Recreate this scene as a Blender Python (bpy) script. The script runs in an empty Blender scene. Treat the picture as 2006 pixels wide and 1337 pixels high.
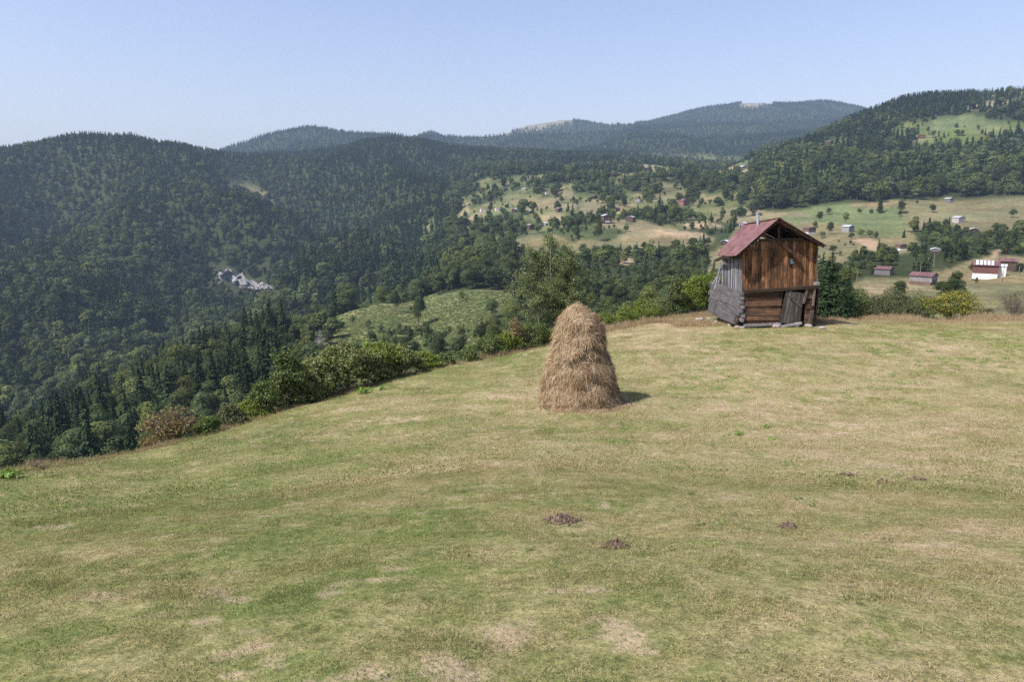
import bpy, math, random
import numpy as np
from mathutils import Vector, Matrix

R = math.radians
rng = np.random.default_rng(11)
random.seed(5)
SC = bpy.context.scene
COL = SC.collection

# ------------------------------------------------------------------ camera, sky, sun, exposure
CAMZ = 1.65
FPX, CX, CY, PITCH = 1337.0, 1003.0, 668.5, R(11.35)
cam = bpy.data.objects.new('camera', bpy.data.cameras.new('camera'))
COL.objects.link(cam)
cam.location = (0, 0, CAMZ)
cam.rotation_euler = (math.pi / 2 - PITCH, 0, 0)
cam.data.lens = 24.0
cam.data.sensor_width = 36.0
cam.data.clip_start = 0.1
cam.data.clip_end = 30000
SC.camera = cam

SUN_EL, SUN_AZ = R(52), math.atan2(-0.86, -0.50)      # azimuth measured clockwise from +Y
world = bpy.data.worlds.new('World')
SC.world = world
world.use_nodes = True
wn = world.node_tree.nodes
sky = wn.new('ShaderNodeTexSky')
sky.sky_type = 'NISHITA'
sky.sun_disc = False
sky.sun_elevation = SUN_EL
sky.sun_rotation = SUN_AZ
sky.altitude = 1200
sky.air_density = 1.5
sky.dust_density = 4.0
sky.ozone_density = 3.0
bg = wn['Background']
bg.inputs['Strength'].default_value = 0.111
tint = wn.new('ShaderNodeMix'); tint.data_type = 'RGBA'; tint.blend_type = 'MULTIPLY'     # white balance of the day
tint.inputs[0].default_value = 1.0; tint.inputs[7].default_value = (.975, .82, .87, 1)
world.node_tree.links.new(sky.outputs[0], tint.inputs[6])
world.node_tree.links.new(tint.outputs[2], bg.inputs[0])

sun = bpy.data.objects.new('sun', bpy.data.lights.new('sun', 'SUN'))
COL.objects.link(sun)
sun.data.energy = 3.6
sun.data.angle = R(0.53)
sun.data.color = (1.0, 0.955, 0.88)
HAZE = 0.0001
sd = Vector((math.sin(SUN_AZ) * math.cos(SUN_EL), math.cos(SUN_AZ) * math.cos(SUN_EL), math.sin(SUN_EL)))
sun.rotation_euler = sd.to_track_quat('Z', 'Y').to_euler()

SC.view_settings.view_transform = 'Standard'
SC.view_settings.look = 'None'
SC.view_settings.exposure = 0.96
SC.view_settings.gamma = 1.0
SC.cycles.max_bounces = 5
SC.cycles.diffuse_bounces = 2
SC.cycles.glossy_bounces = 2
SC.cycles.transmission_bounces = 3
SC.cycles.volume_bounces = 0
SC.cycles.transparent_max_bounces = 6
SC.cycles.use_denoising = False
SC.cycles.denoising_prefilter = 'ACCURATE'

# ------------------------------------------------------------------ picture <-> place
SP, CP = math.sin(PITCH), math.cos(PITCH)


def taxis(py):
    q = (CY - py) / FPX
    return (q * CP - SP) / (CP + q * SP)


def at(px, py, D):
    q = (CY - py) / FPX
    s = D / (CP + q * SP)
    return np.array([(px - CX) / FPX * s, D, CAMZ + D * taxis(py)])


def proj(x, y, z):
    zz = z - CAMZ
    dep = y * CP - zz * SP
    dep = np.where(np.abs(dep) < 1e-3, 1e-3, dep)
    v = y * SP + zz * CP
    return CX + FPX * x / dep, CY - FPX * v / dep, dep


# ------------------------------------------------------------------ noise
def _h(ix, iy, seed):
    n = (ix.astype(np.int64) * 374761393 + iy.astype(np.int64) * 668265263 + seed * 1442695041) & 0x7fffffff
    n = ((n ^ (n >> 13)) * 1274126177) & 0x7fffffff
    n = n ^ (n >> 16)
    return (n & 0xffff) / 65535.0


def vnoise(x, y, seed=0):
    ix, iy = np.floor(x), np.floor(y)
    fx, fy = x - ix, y - iy
    fx, fy = fx * fx * (3 - 2 * fx), fy * fy * (3 - 2 * fy)
    a, b = _h(ix, iy, seed), _h(ix + 1, iy, seed)
    c, d = _h(ix, iy + 1, seed), _h(ix + 1, iy + 1, seed)
    return (a * (1 - fx) + b * fx) * (1 - fy) + (c * (1 - fx) + d * fx) * fy - 0.5


def fbm(x, y, scale, octaves=4, seed=0):
    s = np.zeros_like(x, dtype=float)
    amp, f = 1.0, 1.0 / scale
    for k in range(octaves):
        s += amp * vnoise(x * f + 17.3 * k, y * f - 9.1 * k, seed + k)
        amp *= 0.5
        f *= 2.03
    return s


# ------------------------------------------------------------------ terrain: lines of known distance
# every line: (px, py, depth in metres) across the view, from the feet to the farthest ridge
FEAT = [
    [(-400, 1337, 3.6), (400, 1337, 3.3), (1000, 1337, 3.15), (2400, 1337, 3.1)],
    [(-400, 1180, 5.2), (0, 1120, 5.8), (600, 1050, 6.8), (1200, 1000, 7.6), (1700, 1000, 7.8), (2400, 1000, 8.0)],
    [(-400, 1060, 8.0), (0, 1003, 9.7), (300, 960, 12.0), (600, 880, 15.8), (870, 835, 18), (1140, 796, 20.3), (1400, 788, 20.8), (1800, 785, 21), (2400, 785, 21)],
    [(-400, 1010, 9.5), (0, 957, 12.2), (300, 915, 15.2), (600, 828, 20.8), (870, 753, 26.5), (1140, 697, 31.5), (1400, 652, 36.3), (1600, 641, 37.4), (1800, 645, 38), (2400, 648, 38)],
    [(-400, 985, 11), (0, 936, 14.2), (150, 916, 15.6), (300, 888, 17.8), (450, 846, 20.8), (600, 797, 24.2), (740, 754, 27.6), (870, 720, 31), (1000, 693, 35),
     (1200, 650, 40), (1400, 617, 45.5), (1600, 628, 46), (1800, 631, 46), (2006, 630, 46.5), (2400, 630, 48)],
    [(-400, 1160, 38), (0, 1130, 42), (300, 1050, 46), (600, 900, 52), (870, 800, 60), (1000, 765, 66), (1200, 720, 72), (1400, 700, 76), (1600, 680, 66), (1800, 655, 64), (2006, 648, 64), (2400, 645, 64)],
    [(-400, 1040, 130), (0, 985, 140), (300, 950, 140), (600, 830, 135), (870, 765, 130), (1000, 730, 125), (1200, 695, 130), (1400, 665, 140), (1600, 640, 112), (1800, 622, 98), (2006, 618, 96), (2400, 615, 96)],
    [(-400, 1010, 175), (0, 955, 185), (300, 860, 215), (600, 740, 235), (740, 680, 262), (870, 640, 290), (1000, 630, 280), (1200, 640, 225), (1400, 600, 225), (1600, 585, 178), (1800, 588, 158), (2006, 582, 150), (2400, 580, 150)],
    [(-400, 1000, 210), (0, 945, 230), (150, 870, 262), (300, 785, 302), (450, 702, 350), (560, 640, 380), (620, 596, 400), (740, 545, 430), (870, 538, 455), (1000, 535, 480), (1200, 515, 440), (1400, 520, 380), (1600, 512, 320), (1800, 545, 258), (2006, 545, 240), (2400, 545, 240)],
    [(-400, 1020, 320), (0, 960, 340), (150, 885, 365), (300, 800, 400), (450, 730, 440), (620, 660, 480), (740, 600, 500), (870, 535, 530), (1000, 480, 560), (1200, 482, 520), (1400, 478, 500), (1600, 470, 440), (1800, 492, 340), (2006, 490, 330), (2400, 490, 330)],
    [(-400, 900, 480), (0, 885, 490), (150, 815, 525), (300, 745, 565), (450, 672, 600), (620, 590, 640), (740, 545, 680), (870, 490, 690), (1000, 452, 640), (1200, 434, 620), (1400, 440, 600), (1600, 445, 500), (1800, 452, 440), (2006, 455, 430), (2400, 455, 430)],
    [(-400, 640, 800), (0, 625, 800), (300, 572, 850), (450, 545, 880), (620, 490, 930), (740, 460, 960), (870, 430, 900), (1000, 400, 800), (1200, 405, 780), (1400, 408, 720), (1600, 410, 640), (1800, 402, 640), (2006, 392, 640), (2400, 392, 640)],
    [(-400, 460, 1150), (0, 450, 1150), (300, 410, 1200), (450, 390, 1280), (620, 382, 1350), (740, 370, 1400), (870, 360, 1350), (1000, 350, 1250), (1200, 355, 1200), (1400, 372, 950), (1500, 345, 960), (1600, 335, 950), (1800, 300, 1000), (2006, 275, 1000), (2400, 270, 1000)],
    [(-400, 322, 1550), (0, 310, 1500), (150, 279, 1500), (250, 279, 1500), (330, 289, 1550), (450, 304, 1700), (560, 312, 1850), (640, 300, 1950), (700, 284, 2000), (760, 274, 2000), (830, 279, 2000), (880, 294, 2050), (1000, 300, 2050), (1200, 310, 2000),
     (1320, 325, 1500), (1400, 360, 1050), (1450, 338, 1100), (1500, 314, 1180), (1600, 272, 1280), (1700, 229, 1380), (1760, 208, 1450), (1820, 196, 1500), (2006, 186, 1500), (2400, 180, 1500)],
    [(-400, 340, 2200), (0, 340, 2200), (450, 325, 2400), (600, 310, 2500), (760, 310, 2500), (870, 305, 2600), (1000, 300, 2600), (1200, 303, 2600), (1320, 312, 2200), (1400, 335, 1900), (1600, 300, 2300), (1800, 270, 2400), (2006, 260, 2400), (2400, 260, 2400)],
    [(-400, 350, 3000), (400, 310, 2900), (500, 288, 2900), (600, 275, 2900), (700, 290, 3000), (870, 290, 3400), (1000, 285, 3400), (1200, 275, 3600), (1400, 262, 3600), (1600, 255, 3600), (1800, 260, 3600), (2400, 270, 3600)],
    [(-400, 354, 3600), (400, 308, 3300), (460, 294, 3300), (520, 273, 3300), (570, 263, 3300), (620, 259, 3300), (655, 270, 3400), (700, 282, 3600), (800, 294, 4200), (850, 279, 4800), (900, 273, 4800), (960, 274, 4800), (1000, 269, 4800), (1060, 257, 4800),
     (1110, 250, 4800), (1150, 257, 4800), (1190, 264, 4800), (1240, 253, 4800), (1290, 240, 4800), (1340, 230, 4800), (1400, 220, 4800), (1450, 215, 4800), (1520, 215, 4800), (1600, 210, 4800), (1650, 213, 4800), (1690, 217, 4800), (1750, 236, 4800), (2006, 284, 4800), (2400, 304, 4800)],
]
SIG = [2, 2, 2, 1, .8, 1.5, 1.5, 1.5, 1.0, 1.5, 1.5, 1.2, 1.2, .55, 1.2, 1, .35]      # smoothing in degrees

AZ_IN = np.arange(-50, 50.001, 0.125)
AZ = np.concatenate([np.arange(-180, -50, 2.5), AZ_IN, np.arange(52.5, 180.1, 2.5)])
R0, R1, NR = 0.7, 9000.0, 720
U = np.linspace(math.log(R0), math.log(R1), NR)
RR = np.exp(U)

knots_r, knots_z = [], []
NA_IN = len(AZ)
knots_r.append(np.full(NA_IN, R0 * 0.9)); knots_z.append(np.full(NA_IN, -CAMZ - 0.1))
for f, sg in zip(FEAT, SIG):
    az, rr, zz = [], [], []
    for (px, py, D) in f:
        p = at(px, py, D)
        az.append(math.degrees(math.atan2(p[0], p[1]))); rr.append(math.hypot(p[0], p[1])); zz.append(p[2] - CAMZ)
    fine = np.arange(-60, 60, 0.125)
    ri, zi = np.interp(fine, az, rr), np.interp(fine, az, zz)
    k = np.arange(-60, 61) * 0.125
    k = np.exp(-0.5 * (k / sg) ** 2); k /= k.sum()
    pad = len(k) // 2
    ri = np.convolve(np.pad(ri, pad, 'edge'), k, 'valid'); zi = np.convolve(np.pad(zi, pad, 'edge'), k, 'valid')
    knots_r.append(np.interp(AZ, fine, ri)); knots_z.append(np.interp(AZ, fine, zi))
r_edge_az = knots_r[5].copy()
knots_r.append(knots_r[-1] * 1.25); knots_z.append(knots_z[-1] - 120)
knots_r.append(np.full(NA_IN, 9500.0)); knots_z.append(knots_z[-1] - 200)
KX = np.log(np.array(knots_r)); KY = np.array(knots_z)      # [K, NA]


def pchip(KX, KY, U):
    h = np.diff(KX, axis=0); d = np.diff(KY, axis=0) / h
    m = np.zeros_like(KY)
    w1, w2 = 2 * h[1:] + h[:-1], h[1:] + 2 * h[:-1]
    with np.errstate(divide='ignore', invalid='ignore'):
        mm = (w1 + w2) / (w1 / d[:-1] + w2 / d[1:])
    m[1:-1] = np.where(d[:-1] * d[1:] > 0, mm, 0)
    m[0], m[-1] = d[0], d[-1]
    out = np.zeros((KX.shape[1], len(U)))
    for j in range(KX.shape[1]):
        i = np.clip(np.searchsorted(KX[:, j], U) - 1, 0, KX.shape[0] - 2)
        t = (U - KX[i, j]) / h[i, j]
        t = np.clip(t, 0, 1)
        y0, y1, m0, m1, hh = KY[i, j], KY[i + 1, j], m[i, j], m[i + 1, j], h[i, j]
        out[j] = (2 * t**3 - 3 * t**2 + 1) * y0 + (t**3 - 2 * t**2 + t) * hh * m0 + (-2 * t**3 + 3 * t**2) * y1 + (t**3 - t**2) * hh * m1
    return out


ZG = pchip(KX, KY, U) + CAMZ                     # [NA, NR]
# average opposite ends so the sheet closes behind the camera
back = np.clip((np.abs(AZ) - 60) / 110, 0, 1)[:, None]
mean_end = 0.5 * (ZG[0] + ZG[-1])[None, :]
ZG = ZG * (1 - back) + mean_end * back
r_edge_all = r_edge_az
AR = np.radians(AZ)[:, None]
XG, YG = np.sin(AR) * RR[None, :], np.cos(AR) * RR[None, :]


def sstep(a, b, x):
    t = np.clip((x - a) / (b - a), 0, 1)
    return t * t * (3 - 2 * t)


RG = np.broadcast_to(RR[None, :], ZG.shape)
far_amp = sstep(150, 900, RG) * (1 - 0.8 * sstep(1500, 3000, RG))
rid = 1 - 2 * np.abs(fbm(XG + 0.35 * YG, YG * 0.55, 330, 4, 3))
crest_r = np.exp(KX[14])[:, None]
crest_fade = 1 - 0.85 * np.exp(-((np.log(RG) - np.log(crest_r)) / 0.10) ** 2)
ZG = ZG + far_amp * crest_fade * ((rid - 0.55) * (24 + 78 * sstep(-2, -9, AZ)[:, None]) + fbm(XG, YG, 120, 3, 9) * (8 + 8 * sstep(-2, -9, AZ)[:, None]))
far2 = sstep(2300, 2900, RG) * (1 - np.exp(-((np.log(RG) - KX[17][:, None]) / 0.08) ** 2) * 0.9)
ZG = ZG + far2 * (1 - 2 * np.abs(fbm(XG, YG * 0.7, 900, 4, 31)) - 0.55) * 110
ZG = ZG + sstep(60, 120, RG) * (1 - sstep(500, 900, RG)) * fbm(XG, YG, 45, 3, 21) * 5
near_f = 1 - sstep(50, 90, RG)
ZG = ZG + near_f * sstep(1.0, 4, RG) * (fbm(XG, YG, 3.2, 3, 41) * 0.10 + fbm(XG, YG, 0.55, 3, 43) * 0.035 + fbm(XG, YG, 9, 2, 47) * 0.16)


def _idx(x, y):
    az = np.degrees(np.arctan2(x, y)); u = np.log(np.maximum(np.hypot(x, y), R0))
    fa = np.interp(az, AZ, np.arange(len(AZ)))
    fu = (u - U[0]) / (U[1] - U[0])
    ia = np.clip(fa.astype(int), 0, len(AZ) - 2); iu = np.clip(fu.astype(int), 0, NR - 2)
    return ia, iu, np.clip(fa - ia, 0, 1), np.clip(fu - iu, 0, 1)


def samp(G, x, y):
    x, y = np.asarray(x, float), np.asarray(y, float)
    ia, iu, a, b = _idx(x, y)
    return (G[ia, iu] * (1 - a) * (1 - b) + G[ia + 1, iu] * a * (1 - b) + G[ia, iu + 1] * (1 - a) * b + G[ia + 1, iu + 1] * a * b)


def ground(x, y):
    return samp(ZG, x, y)


def hit(px, py, dmin=3.0, dmax=6000):
    """where the sight line through a picture point first meets the ground beyond dmin"""
    D = np.exp(np.linspace(math.log(dmin), math.log(dmax), 4000))
    q = (CY - py) / FPX
    x = (px - CX) / FPX * D / (CP + q * SP)
    z = CAMZ + D * taxis(py)
    g = ground(x, D)
    below = np.where(z < g)[0]
    i = below[0] if len(below) else len(D) - 1
    return np.array([x[i], D[i], g[i]])


# ------------------------------------------------------------------ land cover
PX, PY, DEP = proj(XG, YG, ZG)
PX = np.where(YG > 1, PX, -9999.)


def inpoly(px, py, poly):
    inside = np.zeros(px.shape, bool)
    n = len(poly)
    for i in range(n):
        x0, y0 = poly[i]; x1, y1 = poly[(i + 1) % n]
        if y0 == y1:
            continue
        c = ((y0 > py) != (y1 > py)) & (px < (x1 - x0) * (py - y0) / (y1 - y0) + x0)
        inside ^= c
    return inside


GREEN, DRY, FERN, SOIL, ROCK, OLIVE, LUSH = (.115, .128, .055), (.192, .172, .10), (.115, .135, .055), (.25, .20, .135), (.33, .33, .34), (.138, .132, .068), (.105, .135, .058)
BALD = (.22, .195, .135)
CLEAR = [   # polygon, depth range, colour, trees left inside (0..1)
    ([(600, 602), (658, 573), (705, 557), (741, 549), (793, 559), (829, 578), (897, 593), (943, 593), (1000, 588), (1013, 606), (933, 614), (907, 623), (845, 610), (762, 606), (715, 604), (638, 612)], 255, 470, FERN, .03),
    ([(620, 598), (658, 571), (741, 547), (722, 566), (705, 574), (785, 592), (770, 600), (705, 588), (640, 592)], 255, 470, (.19, .165, .095), .0),
    ([(690, 572), (741, 560), (775, 565), (760, 577), (715, 582)], 255, 470, LUSH, .0),
    ([(640, 700), (650, 655), (675, 640), (705, 665), (700, 700)], 170, 330, FERN, .05),
    ([(877, 446), (912, 412), (975, 392), (1010, 369), (1040, 369), (1057, 382), (1124, 394), (1127, 412), (1100, 436), (1024, 454), (975, 460), (950, 452)], 480, 1300, GREEN, .14),
    ([(985, 392), (1060, 384), (1124, 398), (1110, 408), (1030, 404)], 480, 1300, OLIVE, .08),
    ([(1060, 426), (1085, 421), (1112, 424), (1105, 434), (1065, 434)], 480, 1300, DRY, .03),
    ([(905, 425), (960, 415), (1035, 420), (1060, 430), (1000, 446), (920, 446)], 480, 1300, LUSH, .06),
    ([(975, 462), (1074, 448), (1149, 432), (1224, 421), (1274, 441), (1311, 448), (1370, 455), (1400, 470), (1350, 488), (1299, 496), (1240, 490), (1199, 489), (1137, 490), (1000, 494)], 430, 900, OLIVE, .015),
    ([(1160, 445), (1230, 440), (1290, 452), (1280, 468), (1200, 466)], 430, 900, DRY, .0),
    ([(1270, 450), (1311, 449), (1380, 456), (1385, 468), (1330, 465), (1290, 460)], 430, 900, SOIL, .02),
    ([(1187, 502), (1224, 503), (1254, 511), (1274, 523), (1262, 531), (1235, 522), (1205, 512)], 250, 520, SOIL, .03),
    ([(1124, 411), (1149, 398), (1174, 401), (1219, 408), (1234, 420), (1149, 428)], 550, 1300, DRY, .06),
    ([(1159, 356), (1192, 346), (1229, 351), (1224, 360), (1184, 366), (1163, 368)], 700, 2000, GREEN, .1),
    ([(1199, 313), (1240, 314), (1294, 321), (1309, 328), (1274, 333), (1224, 331)], 1000, 3000, DRY, .25),
    ([(1261, 368), (1294, 357), (1334, 361), (1334, 377), (1311, 370), (1275, 372)], 700, 2000, OLIVE, .15),
    ([(1246, 302), (1350, 307), (1350, 314), (1250, 311)], 1200, 3000, DRY, .3),
    ([(1280, 380), (1340, 376), (1360, 395), (1320, 405), (1270, 396)], 600, 1500, OLIVE, .3),
    ([(1110, 372), (1130, 368), (1133, 380), (1115, 382)], 600, 1500, DRY, .1),
    ([(1388, 408), (1441, 403), (1497, 414), (1592, 414), (1645, 405), (1673, 396), (1846, 394), (1934, 391), (2120, 378), (2120, 450), (1903, 452), (1850, 440), (1778, 454), (1800, 490), (1725, 497), (1650, 515), (1640, 560), (1380, 540), (1390, 500), (1430, 470), (1445, 440), (1400, 430)], 260, 1100, OLIVE, .05),
    ([(1600, 405), (1673, 398), (1770, 405), (1772, 465), (1700, 466), (1640, 440), (1500, 436), (1450, 425)], 260, 1100, LUSH, .03),
    ([(1680, 440), (1766, 428), (1770, 462), (1700, 464)], 260, 1100, LUSH, .0),
    ([(1672, 398), (1760, 396), (1745, 404), (1665, 404)], 260, 1100, DRY, .0),
    ([(1668, 470), (1705, 468), (1738, 490), (1720, 497), (1690, 484)], 260, 900, SOIL, .02),
    ([(1790, 430), (1830, 432), (1826, 443), (1792, 442)], 260, 1100, DRY, .0),
    ([(1362, 389), (1369, 391), (1365, 407), (1357, 406)], 500, 1000, SOIL, .0),
    ([(1340, 432), (1395, 434), (1420, 445), (1340, 443)], 400, 1000, SOIL, .05),
    ([(1448, 408), (1480, 415), (1590, 419), (1590, 426), (1500, 428), (1440, 436), (1430, 425)], 400, 1000, DRY, .02),
    ([(1663, 551), (1720, 539), (1790, 541), (1860, 525), (1930, 505), (2120, 480), (2120, 660), (1620, 660), (1640, 590)], 58, 330, OLIVE, .03),
    ([(1680, 556), (1790, 554), (1800, 562), (1760, 572), (1690, 575)], 58, 330, DRY, .0),
    ([(1930, 520), (1945, 492), (1960, 478), (1965, 480), (1950, 510)], 200, 400, SOIL, .0),
    ([(1810, 246), (1846, 229), (1905, 225), (1969, 246), (1976, 264), (1934, 264), (1877, 253), (1821, 264)], 850, 1700, LUSH, .08),
    ([(1890, 213), (1916, 202), (2120, 184), (2120, 196), (1934, 215)], 1000, 1700, BALD, .1),
    ([(1627, 279), (1663, 272), (1659, 282), (1634, 285)], 900, 1500, GREEN, .03),
    ([(1416, 342), (1437, 326), (1469, 328), (1455, 341), (1430, 348)], 850, 1500, DRY, .05),
    ([(1448, 380), (1476, 357), (1497, 359), (1476, 372)], 700, 1200, OLIVE, .1),
    ([(1772, 276), (1842, 264), (1828, 271), (1793, 280)], 850, 1500, DRY, .1),
    ([(380, 346), (461, 352), (480, 361), (525, 378), (541, 396), (488, 384), (434, 360)], 1000, 1600, OLIVE, .12),
    ([(673, 471), (690, 466), (714, 481), (703, 495), (671, 490)], 700, 1300, GREEN, .08),
    ([(405, 528), (440, 520), (470, 536), (500, 555), (540, 582), (530, 606), (490, 612), (455, 596), (430, 570), (408, 545)], 560, 1300, (.045, .055, .028), .40),
    ([(822, 457), (838, 428), (850, 436), (843, 455)], 600, 1300, GREEN, .08),
    ([(900, 350), (960, 338), (985, 348), (940, 356)], 900, 1800, OLIVE, .2),
]
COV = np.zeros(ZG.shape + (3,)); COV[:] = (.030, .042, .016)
DENS = np.ones(ZG.shape)
jx = fbm(XG, YG, 60, 4, 71); jy = fbm(XG, YG, 60, 4, 77)
jit = np.clip(2600 / np.maximum(DEP, 60), 2, 9)
fade_soft = fbm(XG, YG, 25, 3, 5)
for poly, d0, d1, c, dn in CLEAR:
    xs = [p[0] for p in poly]; ys = [p[1] for p in poly]
    sel = (PX > min(xs) - 20) & (PX < max(xs) + 20) & (PY > min(ys) - 15) & (PY < max(ys) + 15) & (DEP > d0) & (DEP < d1) & (np.abs(AZ)[:, None] < 50)
    ii = np.where(sel)
    m = inpoly(PX[ii] + jx[ii] * jit[ii] * 4.0, PY[ii] + jy[ii] * jit[ii] * 1.6, poly)
    COV[ii[0][m], ii[1][m]] = c
    DENS[ii[0][m], ii[1][m]] = dn
# open, patchy ground round the hamlet and between the woods
patch = fbm(XG, YG, 110, 4, 91)
zone = (PX > 900) & (PX < 1480) & (PY > 300) & (PY < 480) & (DEP > 600) & (DEP < 2600) & (DENS > .9)
thin = zone & (patch > -0.20) & (PY > 306 + 0.00032 * (PX - 1340) ** 2)
DENS[thin] = .30; COV[thin] = (.10, .115, .045)
zone2 = (PX > 1500) & (PY < 400) & (DEP > 700) & (DEP < 1700) & (DENS > .9) & (patch > 0.20)
DENS[zone2] = .4; COV[zone2] = (.09, .12, .035)
bald = (DEP > 4000) & (((PX > 850) & (PX < 1000) & (PY < 273)) | ((PX > 1000) & (PX < 1120) & (PY < 257)) | ((PX > 1190) & (PX < 1240) & (PY < 258)) | ((PX > 1450) & (PX < 1510) & (PY < 213)))
DENS[bald] = .04; COV[bald] = (.165, .158, .12)
# the home slope: rough grass just under the meadow edge
REDGE = r_edge_az[:, None]
rough = (RG > REDGE * 0.97) & (RG < 85)
COV[rough] = (.085, .095, .035)
nearm = 1 - sstep(1.03, 1.12, RG / REDGE)
DENS[RG < 95] = 0
DENS[(RG < 130) & (PX > 1640)] = 0
DENS[(DEP < np.interp(PX, [0, 300, 560, 700, 1000, 1200, 1400, 1600], [150, 175, 195, 215, 225, 185, 165, 120])) & (RG < 300)] = 0
front = (DEP > 200) & (DEP < 420) & (PX + jx * 90 > 615) & (PX + jx * 90 < 1010) & (DENS > .9)
DENS[front] = np.where(PY[front] < 645, .10, np.where((PY[front] < 690) & (PX[front] < 930), .42, .82)); COV[front] = FERN
# hedges and thickets between the small fields of the hamlet
hz_ = (PX > 870) & (PX < 1500) & (DEP > 560) & (DEP < 1700) & (DENS < .5) & (PY > 300)
hedge = hz_ & (np.abs(fbm(XG, YG * .8, 120, 3, 95)) < .020)
thick = hz_ & (fbm(XG, YG, 70, 3, 99) > .24)
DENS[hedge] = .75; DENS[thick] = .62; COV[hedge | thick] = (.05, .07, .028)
dryp = hz_ & (fbm(XG, YG, 45, 3, 103) > .16) & ~hedge & ~thick
COV[dryp] = (.165, .15, .085)
# soften
for _ in range(1):
    COV[1:-1, 1:-1] = (COV[1:-1, 1:-1] * 2 + COV[:-2, 1:-1] + COV[2:, 1:-1] + COV[1:-1, :-2] + COV[1:-1, 2:]) / 6

# visibility along each azimuth (ground only)
T = (ZG - CAMZ) / RG
CMAX = np.maximum.accumulate(T, axis=1)


# ------------------------------------------------------------------ node helpers
def new_mat(name):
    m = bpy.data.materials.new(name); m.use_nodes = True
    nt = m.node_tree; nt.nodes.clear()
    out = nt.nodes.new('ShaderNodeOutputMaterial')
    return m, nt, out


def N(nt, typ, **kw):
    n = nt.nodes.new(typ)
    for k, v in kw.items():
        if k.startswith('_'):
            setattr(n, k[1:], v)
    return n


def L(nt, a, b):
    nt.links.new(a, b)


def noise(nt, vec, scale, detail=4, rough=.55, dist=0):
    n = nt.nodes.new('ShaderNodeTexNoise')
    n.inputs['Scale'].default_value = scale; n.inputs['Detail'].default_value = detail
    n.inputs['Roughness'].default_value = rough; n.inputs['Distortion'].default_value = dist
    if vec is not None:
        L(nt, vec, n.inputs['Vector'])
    return n.outputs['Fac']


def ramp(nt, fac, stops, interp='LINEAR'):
    n = nt.nodes.new('ShaderNodeValToRGB')
    cr = n.color_ramp; cr.interpolation = interp
    while len(cr.elements) < len(stops):
        cr.elements.new(0.5)
    for e, (p, c) in zip(cr.elements, stops):
        e.position = p
        e.color = (c[0], c[1], c[2], 1) if not isinstance(c, (int, float)) else (c, c, c, 1)
    L(nt, fac, n.inputs[0])
    return n.outputs[0]


def mixc(nt, fac, a, b, mode='MIX'):
    n = nt.nodes.new('ShaderNodeMix'); n.data_type = 'RGBA'; n.blend_type = mode
    for s, v in ((n.inputs[0], fac), (n.inputs[6], a), (n.inputs[7], b)):
        if isinstance(v, (int, float)):
            s.default_value = v
        elif isinstance(v, tuple):
            s.default_value = (v[0], v[1], v[2], 1)
        else:
            L(nt, v, s)
    return n.outputs[2]


def math_(nt, op, a, b=None, clamp=False):
    n = nt.nodes.new('ShaderNodeMath'); n.operation = op; n.use_clamp = clamp
    for s, v in ((n.inputs[0], a), (n.inputs[1], b)):
        if v is None:
            continue
        if isinstance(v, (int, float)):
            s.default_value = v
        else:
            L(nt, v, s)
    return n.outputs[0]


def attr(nt, name, out='Fac'):
    n = nt.nodes.new('ShaderNodeAttribute'); n.attribute_name = name
    return n.outputs[out]


def vmul(nt, vec, v3):
    n = nt.nodes.new('ShaderNodeVectorMath'); n.operation = 'MULTIPLY'
    L(nt, vec, n.inputs[0]); n.inputs[1].default_value = v3
    return n.outputs[0]


def principled(nt, out, col, rough=.8, spec=.3, metal=0., bump=None, bstr=.3, bdist=.01):
    p = nt.nodes.new('ShaderNodeBsdfPrincipled')
    if isinstance(col, tuple):
        p.inputs['Base Color'].default_value = (*col, 1)
    else:
        L(nt, col, p.inputs['Base Color'])
    if isinstance(rough, (int, float)):
        p.inputs['Roughness'].default_value = rough
    else:
        L(nt, rough, p.inputs['Roughness'])
    p.inputs['Specular IOR Level'].default_value = spec
    p.inputs['Metallic'].default_value = metal
    if bump is not None:
        b = nt.nodes.new('ShaderNodeBump'); b.inputs['Strength'].default_value = bstr; b.inputs['Distance'].default_value = bdist
        L(nt, bump, b.inputs['Height']); L(nt, b.outputs[0], p.inputs['Normal'])
    L(nt, p.outputs[0], out.inputs[0])
    return p


def gpos(nt):
    return nt.nodes.new('ShaderNodeNewGeometry').outputs['Position']


def turf(nt, pos):
    """colour of the meadow by place: green, straw and bare patches"""
    sx = nt.nodes.new('ShaderNodeSeparateXYZ'); L(nt, pos, sx.inputs[0])
    big = noise(nt, pos, .16, 3, .5)
    mid = noise(nt, pos, .9, 4, .6)
    streak = noise(nt, vmul(nt, pos, (.45, 1.3, 1)), .8, 4, .6, .4)
    a = math_(nt, 'ADD', math_(nt, 'MULTIPLY', big, .8), math_(nt, 'MULTIPLY', mid, .75))
    a = math_(nt, 'ADD', a, math_(nt, 'MULTIPLY', streak, .45))
    a = math_(nt, 'ADD', a, math_(nt, 'MULTIPLY', math_(nt, 'SUBTRACT', noise(nt, pos, 4.5, 5, .7), .5), .75))
    grad = math_(nt, 'MULTIPLY', math_(nt, 'ADD', sx.outputs[0], -2.0), .014)     # drier to the right
    grad = math_(nt, 'MINIMUM', math_(nt, 'MAXIMUM', grad, -.12), .04)
    a = math_(nt, 'ADD', a, grad)
    col = ramp(nt, math_(nt, 'ADD', a, -.5), [(.24, TURF[0]), (.40, TURF[1]), (.54, TURF[2]), (.70, TURF[3]), (.86, TURF[4])])
    return col, a


TURF = [(.150, .185, .056), (.225, .222, .088), (.298, .262, .126), (.365, .300, .170), (.45, .355, .24)]

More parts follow.
